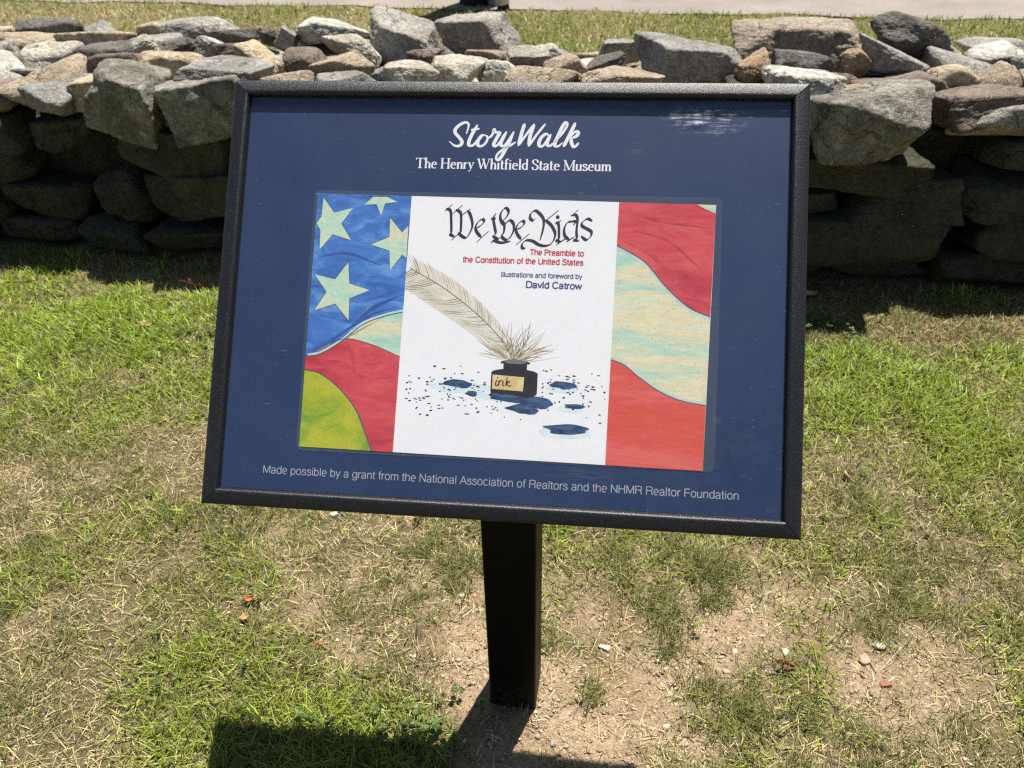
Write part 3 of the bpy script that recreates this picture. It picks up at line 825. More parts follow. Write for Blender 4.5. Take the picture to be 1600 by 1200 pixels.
for q, tn in enumerate(names):
    for v, f in rub[tn]:
        vs.append(v); fs.append(f + base_); base_ += len(v); mi += [q] * len(f)
fs = np.concatenate(fs)
me = mesh_np('rubble', np.concatenate(vs), fs.ravel(), np.arange(0, fs.size, 3), None, True)
o = obj('rubble', me, [SM[t] for t in names], wall)
me.polygons.foreach_set('material_index', mi)
tag(o, kind='stuff')
# packed core between the two faces
gxs, gzs = np.linspace(-4.7, 4.7, 160), None
cv, cf = [], []
for k, x in enumerate(gxs):
    for (oy, z) in ((.24, -.05), (.22, .3), (.25, .50), (.5, .53), (.8, .53), (.95, .48), (1.0, -.05)):
        cv.append((x, wall_y(x) + oy + random.uniform(-.02, .02) - 2.66, z + random.uniform(-.03, .03)))
    if k:
        for s in range(6): cf.append(((k - 1) * 7 + s, k * 7 + s, k * 7 + s + 1, (k - 1) * 7 + s + 1))
cf += [tuple(range(7)), tuple(range(159 * 7 + 6, 159 * 7 - 1, -1))]
obj('packed_core', mesh_pd('packed_core', cv, cf), SM['moss_shade'], wall)
# ------------------------------------------------------------------ the sign
BL = Vector((-0.43025111, 0.76782007, CAM_H - 0.74697011))
PU = Vector((0.99332318, -0.11517963, 0.00653586)); PV = Vector((0.07004997, 0.64719459, 0.75909958)); PN = Vector((-0.09166278, -0.75357337, 0.65094172))
PW, PH = 0.800, 0.603
sign = bpy.data.objects.new('information_sign', None); coll.objects.link(sign)
sign.location = (-0.003, 0.890, 0)
tag(sign, 'tilted navy blue storybook sign in a black frame on a black post', 'sign')
PM = Matrix.Translation(BL - sign.location) @ Matrix((PU, PV, PN)).transposed().to_4x4()

def panel_obj(name, me, mats, parent=sign, z=0.0):
    o = obj(name, me, mats, parent)
    if parent is sign: o.matrix_local = PM @ Matrix.Translation((0, 0, z))
    return o

# frame: one mitred rail per side, snap-frame profile (distance in from the rim, height)
PROF = [(0.0000, -0.016), (0.0000, 0.0012), (0.0005, 0.0026), (0.0016, 0.0035), (0.0050, 0.0045), (0.0100, 0.0056), (0.0160, 0.0065), (0.0186, 0.0065),
        (0.0205, 0.0055), (0.0217, 0.0034), (0.0222, 0.0010), (0.0226, -0.0036), (0.0236, -0.0044), (0.0236, -0.016)]
def rail(a, b, na):
    """a, b: rim corners; na: inward direction; mitre 45 deg with a hairline gap."""
    a, b, na = Vector(a), Vector(b), Vector(na); t = (b - a).normalized()
    v, f = [], []
    steps = 9
    for s in range(steps):
        for d, h in PROF:
            p0, p1 = a + t * (d + .00042) + na * d, b - t * (d + .00042) + na * d
            p = p0.lerp(p1, s / (steps - 1)); v.append((p.x, p.y, h))
    m = len(PROF)
    for s in range(steps - 1):
        for k in range(m - 1): f.append((s * m + k, s * m + k + 1, (s + 1) * m + k + 1, (s + 1) * m + k))
        f.append((s * m + m - 1, s * m, (s + 1) * m, (s + 1) * m + m - 1))
    f.append(tuple(range(m - 1, -1, -1))); f.append(tuple((steps - 1) * m + k for k in range(m)))
    bm = bmesh.new()
    vv = [bm.verts.new(p) for p in v]
    for q in f: bm.faces.new([vv[i] for i in q])
    bmesh.ops.recalc_face_normals(bm, faces=bm.faces)
    for fc in bm.faces: fc.smooth = len(fc.verts) == 4
    for e in bm.edges:
        if any(len(fc.verts) > 4 for fc in e.link_faces): e.smooth = False
    me = bpy.data.meshes.new('frame_rail'); bm.to_mesh(me); bm.free()
    return me
for a, b, na in (((0, 0), (PW, 0), (0, 1)), ((PW, 0), (PW, PH), (-1, 0)), ((PW, PH), (0, PH), (0, -1)), ((0, PH), (0, 0), (1, 0))):
    panel_obj('frame_rail', rail((*a, 0), (*b, 0), (*na, 0)), M_POWDER)

def slab(x0, y0, x1, y1, z0, z1, r=0.0, seg=6, name='slab'):
    out = []
    if r:
        for cx, cy, a0 in ((x1 - r, y1 - r, 0), (x0 + r, y1 - r, 90), (x0 + r, y0 + r, 180), (x1 - r, y0 + r, 270)):
            for k in range(seg + 1):
                a = math.radians(a0 + 90 * k / seg); out.append((cx + r * math.cos(a), cy + r * math.sin(a)))
    else: out = [(x0, y0), (x1, y0), (x1, y1), (x0, y1)]
    n = len(out)
    v = [(x, y, z0) for x, y in out] + [(x, y, z1) for x, y in out]
    f = [tuple(range(n, 2 * n)), tuple(range(n - 1, -1, -1))] + [(k, (k + 1) % n, n + (k + 1) % n, n + k) for k in range(n)]
    return mesh_pd(name, v, f)

panel_obj('backing_board', slab(.004, .004, PW - .004, PH - .004, -.0205, -.0165, .004), M_POWDER)
poster = panel_obj('poster', slab(.0238, .0238, PW - .0238, PH - .0238, -.0095, -.0042), M_POSTER)
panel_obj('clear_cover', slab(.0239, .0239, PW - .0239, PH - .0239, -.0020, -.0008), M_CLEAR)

# post with a top cut to the slope of the board, and a mounting plate
yaw = math.radians(-9.5)
def rounded_square(hw, r, seg=4):
    o = []
    for cx, cy, a0 in ((1, 1, 0), (-1, 1, 90), (-1, -1, 180), (1, -1, 270)):
        for k in range(seg + 1):
            a = math.radians(a0 + 90 * k / seg); o.append((cx * (hw - r) + r * math.cos(a), cy * (hw - r) + r * math.sin(a)))
    return o
ring = [(x * math.cos(yaw) - y * math.sin(yaw), x * math.sin(yaw) + y * math.cos(yaw)) for x, y in rounded_square(.0445, .004)]
bl_rel = BL - sign.location - PN * 0.0245
pv_, pf_ = [], []
LV = [-.08, 0, .02, .1, .3]
n = len(ring)
for z in LV: pv_ += [(x, y, z) for x, y in ring]
pv_ += [(x, y, bl_rel.z - ((x - bl_rel.x) * PN.x + (y - bl_rel.y) * PN.y) / PN.z) for x, y in ring]
for l in range(len(LV)): pf_ += [(l * n + k, l * n + (k + 1) % n, (l + 1) * n + (k + 1) % n, (l + 1) * n + k) for k in range(n)]
pf_ += [tuple(range(len(LV) * n, (len(LV) + 1) * n)), tuple(range(n - 1, -1, -1))]
obj('post', mesh_pd('post', pv_, pf_), M_POST, sign)
panel_obj('mounting_plate', slab(.31, .17, .51, .42, -.0240, -.0208, .01), M_POST)

# --- pen strokes for the drawn lettering (panel millimetres)
def smooth(pts, per=7):
    P = [np.array(p, float) for p in pts]
    if len(P) < 3:
        return [P[0] + (P[1] - P[0]) * t for t in np.linspace(0, 1, 8)]
    out = []
    E = [2 * P[0] - P[1]] + P + [2 * P[-1] - P[-2]]
    for k in range(1, len(E) - 2):
        p0, p1, p2, p3 = E[k - 1:k + 3]
        for t in np.linspace(0, 1, per, endpoint=False):
            out.append(.5 * (2 * p1 + (p2 - p0) * t + (2 * p0 - 5 * p1 + 4 * p2 - p3) * t * t + (3 * p1 - p0 - 3 * p2 + p3) * t ** 3))
    return out + [P[-1]]

class Ink:
    def __init__(s): s.v, s.f, s.m, s.k = [], [], [], 0
    def poly(s, pts, z, m=0):
        b = len(s.v); s.v += [(p[0] / 1000, p[1] / 1000, z) for p in pts]; s.f.append(tuple(range(b, b + len(pts)))); s.m.append(m)
    def ribbon(s, pts, wf, z, m=0, per=7, curve=True):
        P = smooth(pts, per) if curve else [np.array(p, float) for p in pts]
        s.k += 1; z = z + (s.k % 14) * 1.5e-6
        b = len(s.v); N_ = len(P)
        for k, p in enumerate(P):
            t = P[min(k + 1, N_ - 1)] - P[max(k - 1, 0)]; t = t / (np.linalg.norm(t) + 1e-9)
            w = wf(t, k / (N_ - 1)) / 2; nn = np.array((-t[1], t[0]))
            for sg in (1, -1):
                q = p + nn * w * sg; s.v.append((q[0] / 1000, q[1] / 1000, z))
        for k in range(N_ - 1): s.f.append((b + 2 * k + 1, b + 2 * k + 3, b + 2 * k + 2, b + 2 * k)); s.m.append(m)
        return P
    def disc(s, c, r, z, m=0, ry=None, seg=20, wob=0, ph=0):
        s.k += 1
        s.poly([(c[0] + r * (1 + wob * math.sin(3 * a + ph) + wob * .6 * math.sin(5 * a + 2 * ph)) * math.cos(a), c[1] + (ry or r) * (1 + wob * math.sin(2 * a + ph)) * math.sin(a)) for a in [2 * math.pi * k / seg for k in range(seg)]], z + (s.k % 14) * 1.5e-6, m)
    def mesh(s, name): return mesh_pd(name, s.v, s.f, False, s.m)

ZP = -0.00416     # just above the poster face
def sub(name, ink, mats, parent): return obj(name, ink.mesh(name), mats, parent)

# brush script heading
ink = Ink()
def brush(t, u):
    base = 3.3 + 1.7 * max(0, -t[1]) * (1 if t[0] < .8 else .8)
    return base * min(1, .45 + 5 * u) * min(1, .35 + 6 * (1 - u))
for st in STORY: ink.ribbon(st, brush, ZP)
sub('heading_lettering', ink, M_TXT_WHITE, poster)

# high-contrast roman line: skeleton glyphs on a unit x-height grid, thick verticals, hairline serifs
def arc(cx, cy, rx, ry, a0, a1, n=9): return [(cx + rx * math.cos(math.radians(a0 + (a1 - a0) * k / n)), cy + ry * math.sin(math.radians(a0 + (a1 - a0) * k / n))) for k in range(n + 1)]
XH, CP, DS = .62, 1.0, -.28
def serif(x, y, w=.2): return ('t', [(x - w / 2, y), (x + w / 2, y)])
G = {
 'T': (.78, [('v', [(.39, 0), (.39, CP)]), ('t', [(.03, .97), (.75, .97)]), ('t', [(.04, .8), (.04, .98)]), ('t', [(.74, .8), (.74, .98)]), serif(.39, .015, .34)]),
 'h': (.56, [('v', [(.11, 0), (.11, 1.04)]), ('c', arc(.27, .36, .16, .25, 170, 0, 7) + [(.43, .0)]), serif(.11, .015), serif(.43, .015), ('t', [(.02, 1.02), (.11, 1.03)])]),
 'e': (.54, [('c', [(.10, .36), (.44, .36)] + arc(.27, .36, .17, .25, 10, 180, 8) + arc(.29, .27, .21, .265, 180, 310, 7))]),
 'H': (.86, [('v', [(.16, 0), (.16, CP)]), ('v', [(.70, 0), (.70, CP)]), ('t', [(.16, .52), (.70, .52)]), serif(.16, .015, .28), serif(.70, .015, .28), serif(.16, .985, .28), serif(.70, .985, .28)]),
 'n': (.56, [('v', [(.11, 0), (.11, XH)]), ('c', arc(.27, .36, .16, .25, 170, 0, 7) + [(.43, .0)]), serif(.11, .015), serif(.43, .015), ('t', [(.02, .6), (.11, .61)])]),
 'r': (.42, [('v', [(.11, 0), (.11, XH)]), ('c', [(.12, .40), (.20, .56), (.30, .60)]), ('d', (.33, .56, .05)), serif(.11, .015), ('t', [(.02, .6), (.11, .61)])]),
 'y': (.50, [('v', [(.08, .60), (.27, .06)]), ('t', [(.44, .60), (.25, .02), (.16, -.22), (.08, -.26)]), ('d', (.08, -.22, .05)), serif(.08, .605), serif(.43, .605, .16)]),
 'W': (1.12, [('v', [(.10, .98), (.36, .02)]), ('t', [(.36, .02), (.60, .98)]), ('v', [(.50, .98), (.76, .02)]), ('t', [(.76, .02), (1.02, .98)]), serif(.10, .985, .26), serif(.52, .985, .26), serif(1.02, .985, .22)]),
 'i': (.28, [('v', [(.13, 0), (.13, XH)]), ('d', (.13, .86, .075)), serif(.13, .015), ('t', [(.04, .6), (.13, .61)])]),
 't': (.36, [('v', [(.15, .86), (.15, .12), (.20, .02), (.32, .06)]), ('t', [(.03, .60), (.32, .60)])]),
 'f': (.36, [('v', [(.14, 0), (.14, .82), (.22, 1.01), (.36, 1.0)]), ('t', [(.02, .60), (.34, .60)]), serif(.14, .015, .24)]),
 'l': (.28, [('v', [(.13, 0), (.13, 1.04)]), serif(.13, .015), ('t', [(.04, 1.02), (.13, 1.03)])]),
 'd': (.58, [('c', [(.42, .50)] + arc(.28, .31, .20, .305, 60, 300, 10) + [(.42, .12)]), ('v', [(.44, 1.04), (.44, 0)]), ('t', [(.34, 1.02), (.44, 1.03)]), ('t', [(.44, .015), (.54, .03)])]),
 'S': (.60, [('c', [(.50, .74), (.46, .92), (.30, 1.0), (.12, .92), (.09, .74), (.22, .58), (.42, .45), (.52, .28), (.46, .08), (.28, 0), (.11, .08), (.07, .26)]), ('t', [(.50, .70), (.52, .98)]), ('t', [(.07, .02), (.07, .28)])]),
 'a': (.52, [('c', [(.08, .48), (.14, .59), (.26, .62), (.37, .55), (.38, .40), (.38, .08), (.48, .03)]), ('c', [(.38, .38), (.20, .32), (.08, .20), (.10, .06), (.20, 0), (.32, .06), (.38, .16)])]),
 'M': (1.02, [('t', [(.14, 0), (.14, CP)]), ('v', [(.14, .98), (.50, .04)]), ('t', [(.50, .04), (.86, .98)]), ('v', [(.86, 0), (.86, CP)]), serif(.14, .015, .26), serif(.86, .015, .28), ('t', [(.02, .985), (.16, .985)]), ('t', [(.86, .985), (1.0, .985)])]),
 'u': (.58, [('v', [(.11, XH), (.11, .16), (.18, .02), (.30, .01), (.43, .14)]), ('v', [(.43, XH), (.43, 0)]), ('t', [(.02, .605), (.11, .61)]), ('t', [(.34, .605), (.43, .61)]), ('t', [(.43, .015), (.53, .02)])]),
 's': (.44, [('c', [(.36, .46), (.30, .59), (.18, .62), (.08, .54), (.09, .42), (.22, .33), (.35, .23), (.36, .09), (.24, 0), (.12, .02), (.06, .15)])]),
 'm': (.86, [('v', [(.11, 0), (.11, XH)]), ('c', arc(.26, .36, .15, .25, 170, 0, 7) + [(.41, .0)]), ('c', arc(.56, .36, .15, .25, 170, 0, 7) + [(.71, .0)]), serif(.11, .015), serif(.41, .015), serif(.71, .015), ('t', [(.02, .6), (.11, .61)])]),
 ' ': (.26, []),
}
def roman(text, x0, x1, y, cap, thick, thin, z):
    ink = Ink()
    adv = sum(G[c][0] for c in text); k = (x1 - x0) / adv
    x = x0
    for c in text:
        w, st = G[c]
        for kind, pts in st:
            if kind == 'd':
                ink.disc((x + pts[0] * k, y + pts[1] * cap), pts[2] * cap, z); continue
            P = [(x + px * k, y + py * cap) for px, py in pts]
            if kind == 'v': ink.ribbon(P, lambda t, u: thin + (thick - thin) * abs(t[1]) ** 1.5, z, curve=len(P) > 2)
            elif kind == 'c': ink.ribbon(P, lambda t, u: thin + (thick - thin) * abs(t[1]) ** 1.5, z, per=3)
            else: ink.ribbon(P, lambda t, u: thin, z, curve=False)
        x += w * k
    return ink
sub('museum_name_lettering', roman('The Henry Whitfield State Museum', 268.5, 541.0, 480.3, 14.4, 2.5, .95, ZP), M_TXT_WHITE, poster)

# plain grotesque skeletons (cap height 1, x-height .73): s = straight stem, c = curve, d = dot
XG = .73
def bowl(cx, rx, y0=0.0, y1=XG, a0=0, a1=360, n=16):
    cy, ry = (y0 + y1) / 2, (y1 - y0) / 2
    return arc(cx, cy, rx, ry, a0, a1, n)
Q = {
 'a': (.56, [('c', [(.09, .53), (.13, .66), (.27, .72), (.41, .66), (.44, .52), (.44, .12), (.50, .02)]), ('c', [(.44, .42), (.20, .36), (.08, .24), (.10, .07), (.22, 0), (.36, .06), (.44, .2)])]),
 'b': (.57, [('s', [(.09, 0), (.09, 1)]), ('c', bowl(.29, .20))]),
 'c': (.52, [('c', bowl(.28, .21, a0=42, a1=318))]),
 'd': (.57, [('s', [(.48, 0), (.48, 1)]), ('c', bowl(.28, .20))]),
 'e': (.56, [('c', [(.08, .38), (.48, .38)] + bowl(.28, .20, a0=12, a1=315)[1:])]),
 'f': (.30, [('c', [(.15, 0), (.15, .80), (.19, .96), (.29, .98)]), ('s', [(.02, .70), (.28, .70)])]),
 'g': (.57, [('c', bowl(.28, .20)), ('c', [(.48, .73), (.48, -.05), (.42, -.22), (.28, -.27), (.13, -.21), (.09, -.12)])]),
 'h': (.56, [('s', [(.09, 0), (.09, 1)]), ('c', [(.09, .45), (.16, .65), (.29, .72), (.43, .65), (.46, .48), (.46, 0)])]),
 'i': (.22, [('s', [(.11, 0), (.11, XG)]), ('d', (.11, .93))]),
 'l': (.22, [('s', [(.11, 0), (.11, 1)])]),
 'm': (.84, [('s', [(.09, 0), (.09, XG)]), ('c', [(.09, .45), (.16, .65), (.27, .72), (.39, .65), (.42, .48), (.42, 0)]), ('c', [(.42, .45), (.49, .65), (.60, .72), (.72, .65), (.75, .48), (.75, 0)])]),
 'n': (.56, [('s', [(.09, 0), (.09, XG)]), ('c', [(.09, .45), (.16, .65), (.29, .72), (.43, .65), (.46, .48), (.46, 0)])]),
 'o': (.57, [('c', bowl(.285, .215))]),
 'p': (.57, [('s', [(.09, -.26), (.09, XG)]), ('c', bowl(.29, .20))]),
 'r': (.34, [('s', [(.09, 0), (.09, XG)]), ('c', [(.09, .42), (.15, .62), (.24, .71), (.33, .71)])]),
 's': (.50, [('c', [(.43, .54), (.36, .68), (.24, .72), (.11, .66), (.09, .52), (.20, .42), (.36, .34), (.43, .20), (.37, .05), (.25, 0), (.12, .04), (.06, .19)])]),
 't': (.29, [('c', [(.14, .94), (.14, .14), (.19, .02), (.28, .02)]), ('s', [(.02, .70), (.27, .70)])]),
 'u': (.56, [('c', [(.09, XG), (.09, .24), (.13, .05), (.26, 0), (.39, .07), (.46, .25)]), ('s', [(.46, 0), (.46, XG)])]),
 'v': (.50, [('z', [(.04, XG), (.25, 0.02)]), ('z', [(.25, 0.02), (.46, XG)])]),
 'w': (.74, [('z', [(.03, XG), (.20, .02)]), ('z', [(.20, .02), (.37, XG)]), ('z', [(.37, XG), (.54, .02)]), ('z', [(.54, .02), (.71, XG)])]),
 'y': (.50, [('z', [(.04, XG), (.26, 0.02)]), ('c', [(.46, XG), (.25, .0), (.18, -.20), (.07, -.25)])]),
 'A': (.67, [('z', [(.03, 0), (.335, 1)]), ('z', [(.335, 1), (.64, 0)]), ('z', [(.14, .34), (.53, .34)])]),
 'C': (.72, [('c', bowl(.38, .31, 0, 1, 38, 322))]),
 'D': (.72, [('s', [(.10, 0), (.10, 1)]), ('c', [(.10, .98), (.34, .98), (.55, .90), (.65, .70), (.66, .5), (.65, .30), (.55, .10), (.34, .02), (.10, .02)])]),
 'F': (.61, [('s', [(.10, 0), (.10, 1)]), ('z', [(.10, .96), (.57, .96)]), ('z', [(.10, .51), (.51, .51)])]),
 'H': (.72, [('s', [(.10, 0), (.10, 1)]), ('s', [(.62, 0), (.62, 1)]), ('z', [(.10, .53), (.62, .53)])]),
 'M': (.83, [('s', [(.10, 0), (.10, 1)]), ('z', [(.10, 1), (.415, .04)]), ('z', [(.415, .04), (.73, 1)]), ('s', [(.73, 0), (.73, 1)])]),
 'N': (.72, [('s', [(.10, 0), (.10, 1)]), ('z', [(.10, 1), (.62, 0)]), ('s', [(.62, 0), (.62, 1)])]),
 'P': (.66, [('s', [(.10, 0), (.10, 1)]), ('c', [(.10, .97), (.40, .97), (.56, .90), (.60, .73), (.56, .55), (.40, .47), (.10, .47)])]),
 'R': (.71, [('s', [(.10, 0), (.10, 1)]), ('c', [(.10, .97), (.42, .97), (.59, .90), (.63, .74), (.58, .58), (.42, .51), (.10, .51)]), ('c', [(.40, .51), (.56, .44), (.60, .28), (.62, .08), (.66, 0)])]),
 'S': (.66, [('c', [(.57, .74), (.52, .91), (.34, .99), (.16, .92), (.10, .76), (.18, .61), (.36, .53), (.54, .43), (.60, .27), (.53, .08), (.34, .0), (.14, .07), (.07, .28)])]),
 'T': (.61, [('s', [(.305, 0), (.305, 1)]), ('z', [(.03, .96), (.58, .96)])]),
 'U': (.72, [('c', [(.10, 1), (.10, .36), (.14, .12), (.36, 0), (.58, .12), (.62, .36), (.62, 1)])]),
 ' ': (.29, []),
}
def type_obj(name, text, x0, x1, y, h, mat, parent, z, thick, slab_serif=False):
    ink = Ink(); adv = sum(Q[c][0] for c in text) - .16; k = (x1 - x0) / adv; x = x0 - .08 * k
    for c in text:
        w, st = Q[c]
        for kind, pts in st:
            if kind == 'd':
                ink.disc((x + pts[0] * k, y + pts[1] * h), thick * .62, z, seg=10); continue
            P = [(x + px * k, y + py * h) for px, py in pts]
            if kind == 'c': ink.ribbon(P, lambda t, u: thick * (.86 + .14 * abs(t[1])), z, per=2 if len(P) > 12 else 4)
            else: ink.ribbon(P, lambda t, u: thick, z, curve=False)
            if slab_serif and kind == 's' and abs(pts[0][0] - pts[1][0]) < .01:
                bx = x + pts[0][0] * k
                for py in (pts[0][1], pts[1][1]):
                    yy = y + py * h; lft = .06 * k + thick * .3; rgt = lft if py <= 0 else thick * .4
                    ink.ribbon([(bx - lft, yy + (thick * .3 if py <= 0 else -thick * .3)), (bx + rgt, yy + (thick * .3 if py <= 0 else -thick * .3))], lambda t, u: thick * .7, z, curve=False)
        x += w * k
    return sub(name, ink, mat, parent)
type_obj('grant_lettering', 'Made possible by a grant from the National Association of Realtors and the NHMR Realtor Foundation', 82.7, 721.8, 45.9, 10.6, M_TXT_GREY, poster, ZP, 1.15)

# --- laminated cover
pouch = panel_obj('laminated_cover', slab(.1265, .0795, .6905, .4454, -.0040, -.0035, .009), M_POUCH)
A_DKRED = art('print_dark_red', [(0.40, 0.03, 0.045), (0.53, 0.055, 0.075), (0.62, 0.09, 0.09)], 40)
A_DKBLUE = art('print_dark_blue', [(0.025, 0.07, 0.26), (0.045, 0.13, 0.40)], 40)
A_SHEEN = plain('print_ink_light', (0.07, 0.13, 0.24), 0.6, 0.4, 60)
A_PALE = art('print_pale_plume', [(0.66, 0.62, 0.50), (0.80, 0.77, 0.68)], 40)
pr = Ink()
QTL, QTR, QBR, QBL = [np.array(p) for p in ((131.3, 441.), (682.1, 435.8), (675.4, 80.5), (130.9, 84.6))]
def edge_y(x, top):          # the printed sheet sits very slightly crooked
    a, b = (QTL, QTR) if top else (QBL, QBR)
    return a[1] + (b[1] - a[1]) * (x - a[0]) / (b[0] - a[0])
ZS = -0.00345
WL_T, WR_T, WL_B, WR_B = 266.1, 553.0, 262.4, 548.8
MATS = [A_WHITE, A_BLUE, A_MINT, A_STAR, A_RED, A_ORANGE, A_OLIVE, A_LINE, A_HEM, A_CREAM, A_BARB, A_GREYLINE, A_BLACK, A_INK, A_TEAL, A_LABEL, A_PALE, A_SHEEN, A_DKRED, A_DKBLUE]
W_, B_, MI, ST_, RD, OR_, OL, LN, HM, CR, BB, GL_, BK, IN, TL, LB, PL, BI, DR, DB = range(20)
def xl(y): return WL_B + (WL_T - WL_B) * (y - 85) / 355.
def xr(y): return WR_B + (WR_T - WR_B) * (y - 85) / 355.
pr.poly([QBL, QBR, QTR, QTL], ZS, W_)
lay = [ZS + .000024 * k for k in range(1, 30)]
# left cloth: blue field, pale band, red band, olive corner (wave edges)
LB1 = smooth([(130.9, 209), (152, 214), (180, 232), (208, 256), (238, 269), (xl(276), 276)])
LB2 = smooth([(130.9, 209), (160, 224), (186, 236), (224, 229), (xl(214), 214)])
LB3 = smooth([(130.9, 191), (154, 186), (182, 167), (207, 139), (222, 108), (233, edge_y(233, False))])
pr.poly(list(LB1) + [(xl(440), edge_y(266, True)), QTL], lay[0], B_)
pr.poly(list(LB2) + list(LB1)[::-1], lay[1], MI)
pr.poly(list(LB3) + [(xl(85), edge_y(262, False))] + list(LB2)[::-1], lay[1], RD)
pr.poly([QBL] + list(LB3)[::-1], lay[0], OL)
pr.ribbon([np.array(p) + (0, 2.2) for p in LB1[1:]], lambda t, u: 3.0, lay[3], HM, curve=False)
pr.ribbon(LB1, lambda t, u: 1.3, lay[4], LN, curve=False)
pr.ribbon(LB2[8:], lambda t, u: 1.0, lay[4], LN, curve=False)
pr.ribbon(LB3, lambda t, u: 1.6, lay[4], LN, curve=False)
def star(cx, cy, r, rot):
    pts = []
    for k in range(10):
        a = math.radians(rot + 36 * k); q = r if k % 2 == 0 else r * .42
        pts.append(np.array((min(max(cx + q * math.cos(a), 132), xl(cy) - .8), min(cy + q * math.sin(a), 438))))
    return pts
for cx, cy, r, rot in ((152, 398, 40, 108), (172, 302, 44, 76), (252, 372, 40, 112), (222, 436, 26, 60)):
    s = star(cx, cy, r, rot)
    pr.poly(s, lay[3], ST_)
    pr.ribbon(s + [s[0]], lambda t, u: 1.0, lay[4], LN, curve=False)
# painted folds
def fold(pts, w, m, l=3): pr.ribbon(pts, lambda t, u: w * math.sin(math.pi * min(max(u, .02), .98)) + .2, lay[l], m, per=8)
for pts, w in (([(188, 232), (196, 214), (203, 190)], 5), ([(203, 190), (222, 182), (256, 186)], 4), ([(158, 205), (190, 200), (216, 176)], 5)):
    fold(pts, w, DR)
for pts, w in (([(134, 214), (170, 236), (215, 268), (255, 283)], 3.0), ([(140, 350), (180, 356), (230, 340)], 4), ([(190, 250), (222, 280), (262, 300)], 5)): fold(pts, w, DB, 2)
for pts, w in (([(560, 384), (600, 364), (640, 322), (678, 300)], 6), ([(560, 425), (610, 412), (672, 404)], 4), ([(575, 398), (620, 385), (668, 345)], 4)): fold(pts, w, DR)
# right cloth: red, pale band, orange red
RB1 = smooth([(xr(377), 377), (572, 367), (594, 352), (619, 323), (650, 296), (678.8, 284)])
RB2 = smooth([(xr(222), 222), (569, 215), (590, 199), (616, 182), (645, 171), (676.8, 166)])
pr.poly([QTR, (xr(440), edge_y(553, True))] + list(RB1), lay[0], RD)
pr.poly(list(RB1)[::-1] + list(RB2), lay[1], MI)
pr.poly(list(RB2)[::-1] + [(xr(85), edge_y(549, False)), QBR], lay[0], OR_)
pr.poly([(657, edge_y(657, True)), (668, 430), (681.8, 424), QTR], lay[2], MI)
pr.ribbon([np.array(p) + (0, -2.5) for p in RB1], lambda t, u: 2.6, lay[2], HM, curve=False)
pr.ribbon([np.array(p) + (0, 2.5) for p in RB2], lambda t, u: 3.2, lay[2], HM, curve=False)
pr.ribbon(RB1, lambda t, u: 1.5, lay[4], LN, curve=False)
pr.ribbon(RB2, lambda t, u: 1.0, lay[4], LN, curve=False)
# a plain feather pen standing in a plain bottle, with drops of ink
rr = random.Random(3)
spine = smooth([(270, 338), (318, 312), (368, 276), (405, 240), (421, 212)], 14)
NS = len(spine)
def spw(u): return 20 * min(1, .8 + u) * (1 - u ** 2.6) + 1.5
sdirs = []
for k in range(NS):
    t = spine[min(k + 1, NS - 1)] - spine[max(k - 1, 0)]; sdirs.append(t / np.linalg.norm(t))
up_e, lo_e = [], []
for k, p in enumerate(spine):
    u = k / (NS - 1); nn = np.array((-sdirs[k][1], sdirs[k][0]))
    up_e.append(p + nn * spw(u) * .8); lo_e.append(p - nn * spw(u) * 1.45)
clipx = lambda q: np.array((max(q[0], xl(q[1]) + .3), q[1]))
pr.poly([clipx(q) for q in up_e] + [clipx(q) for q in lo_e][::-1], lay[1], PL)
for k in range(420):
    u = rr.uniform(.02, .97); i_ = int(u * (NS - 1)); p = spine[i_]; d_ = sdirs[i_]; nn = np.array((-d_[1], d_[0])) * rr.choice((-1, 1))
    sc = spw(u) * (.8 if nn[1] > 0 else 1.45) * rr.uniform(.75, 1.12)
    q1 = p + nn * sc * .5 - d_ * sc * .45; q2 = p + nn * sc - d_ * sc * 1.15
    pr.ribbon([clipx(p), clipx(q1), clipx(q2)], lambda t, u: .35 + .7 * (1 - u), lay[3], rr.choice((BB, CR, PL, GL_, CR, PL, TL)), per=4)
for k in range(130):          # loose down at the base
    a = math.radians(rr.uniform(8, 172)); l = 16 + 46 * rr.random() ** 1.4
    p0 = np.array((421 + rr.uniform(-4, 4), 213)); p2 = p0 + np.array((math.cos(a), math.sin(a))) * l
    p1 = (p0 + p2) / 2 + np.array((rr.uniform(-6, 6), rr.uniform(-2, 7)))
    wd = rr.uniform(.7, 2.6)
    pr.ribbon([p0, p1, p2], lambda t, u: .3 + wd * (1 - u), lay[2], rr.choice((CR, BB, BB, CR, PL, GL_)), per=5)
pr.ribbon(spine, lambda t, u: 1.0, lay[5], GL_, curve=False)
for cx, cy, rx, ry in ((400, 172, 42, 11), (488, 183, 22, 8), (345, 178, 40, 9), (492, 124, 36, 11), (500, 155, 18, 5)):
    pr.disc((cx, cy - 2), rx * .95, lay[1], TL, ry * .85, 30, .08, cx)
for cx, cy, rx, ry in ((418, 165, 26, 6), (452, 161, 22, 8), (346, 181, 20, 5), (488, 185, 18, 5), (494, 126, 27, 7), (504, 157, 13, 3.4), (366, 168, 8, 3.2), (398, 168, 9, 3.4), (438, 151, 22, 6)):
    pr.disc((cx, cy), rx, lay[3], IN, ry, 40, .16, cx * .7)
    pr.disc((cx + rx * .25, cy - ry * .25), rx * .62, lay[4], IN, ry * .9, 30, .2, cx * 1.3)
    pr.disc((cx - rx * .1, cy + ry * .25), rx * .5, lay[5], BI, ry * .35, 24, .2, cx)
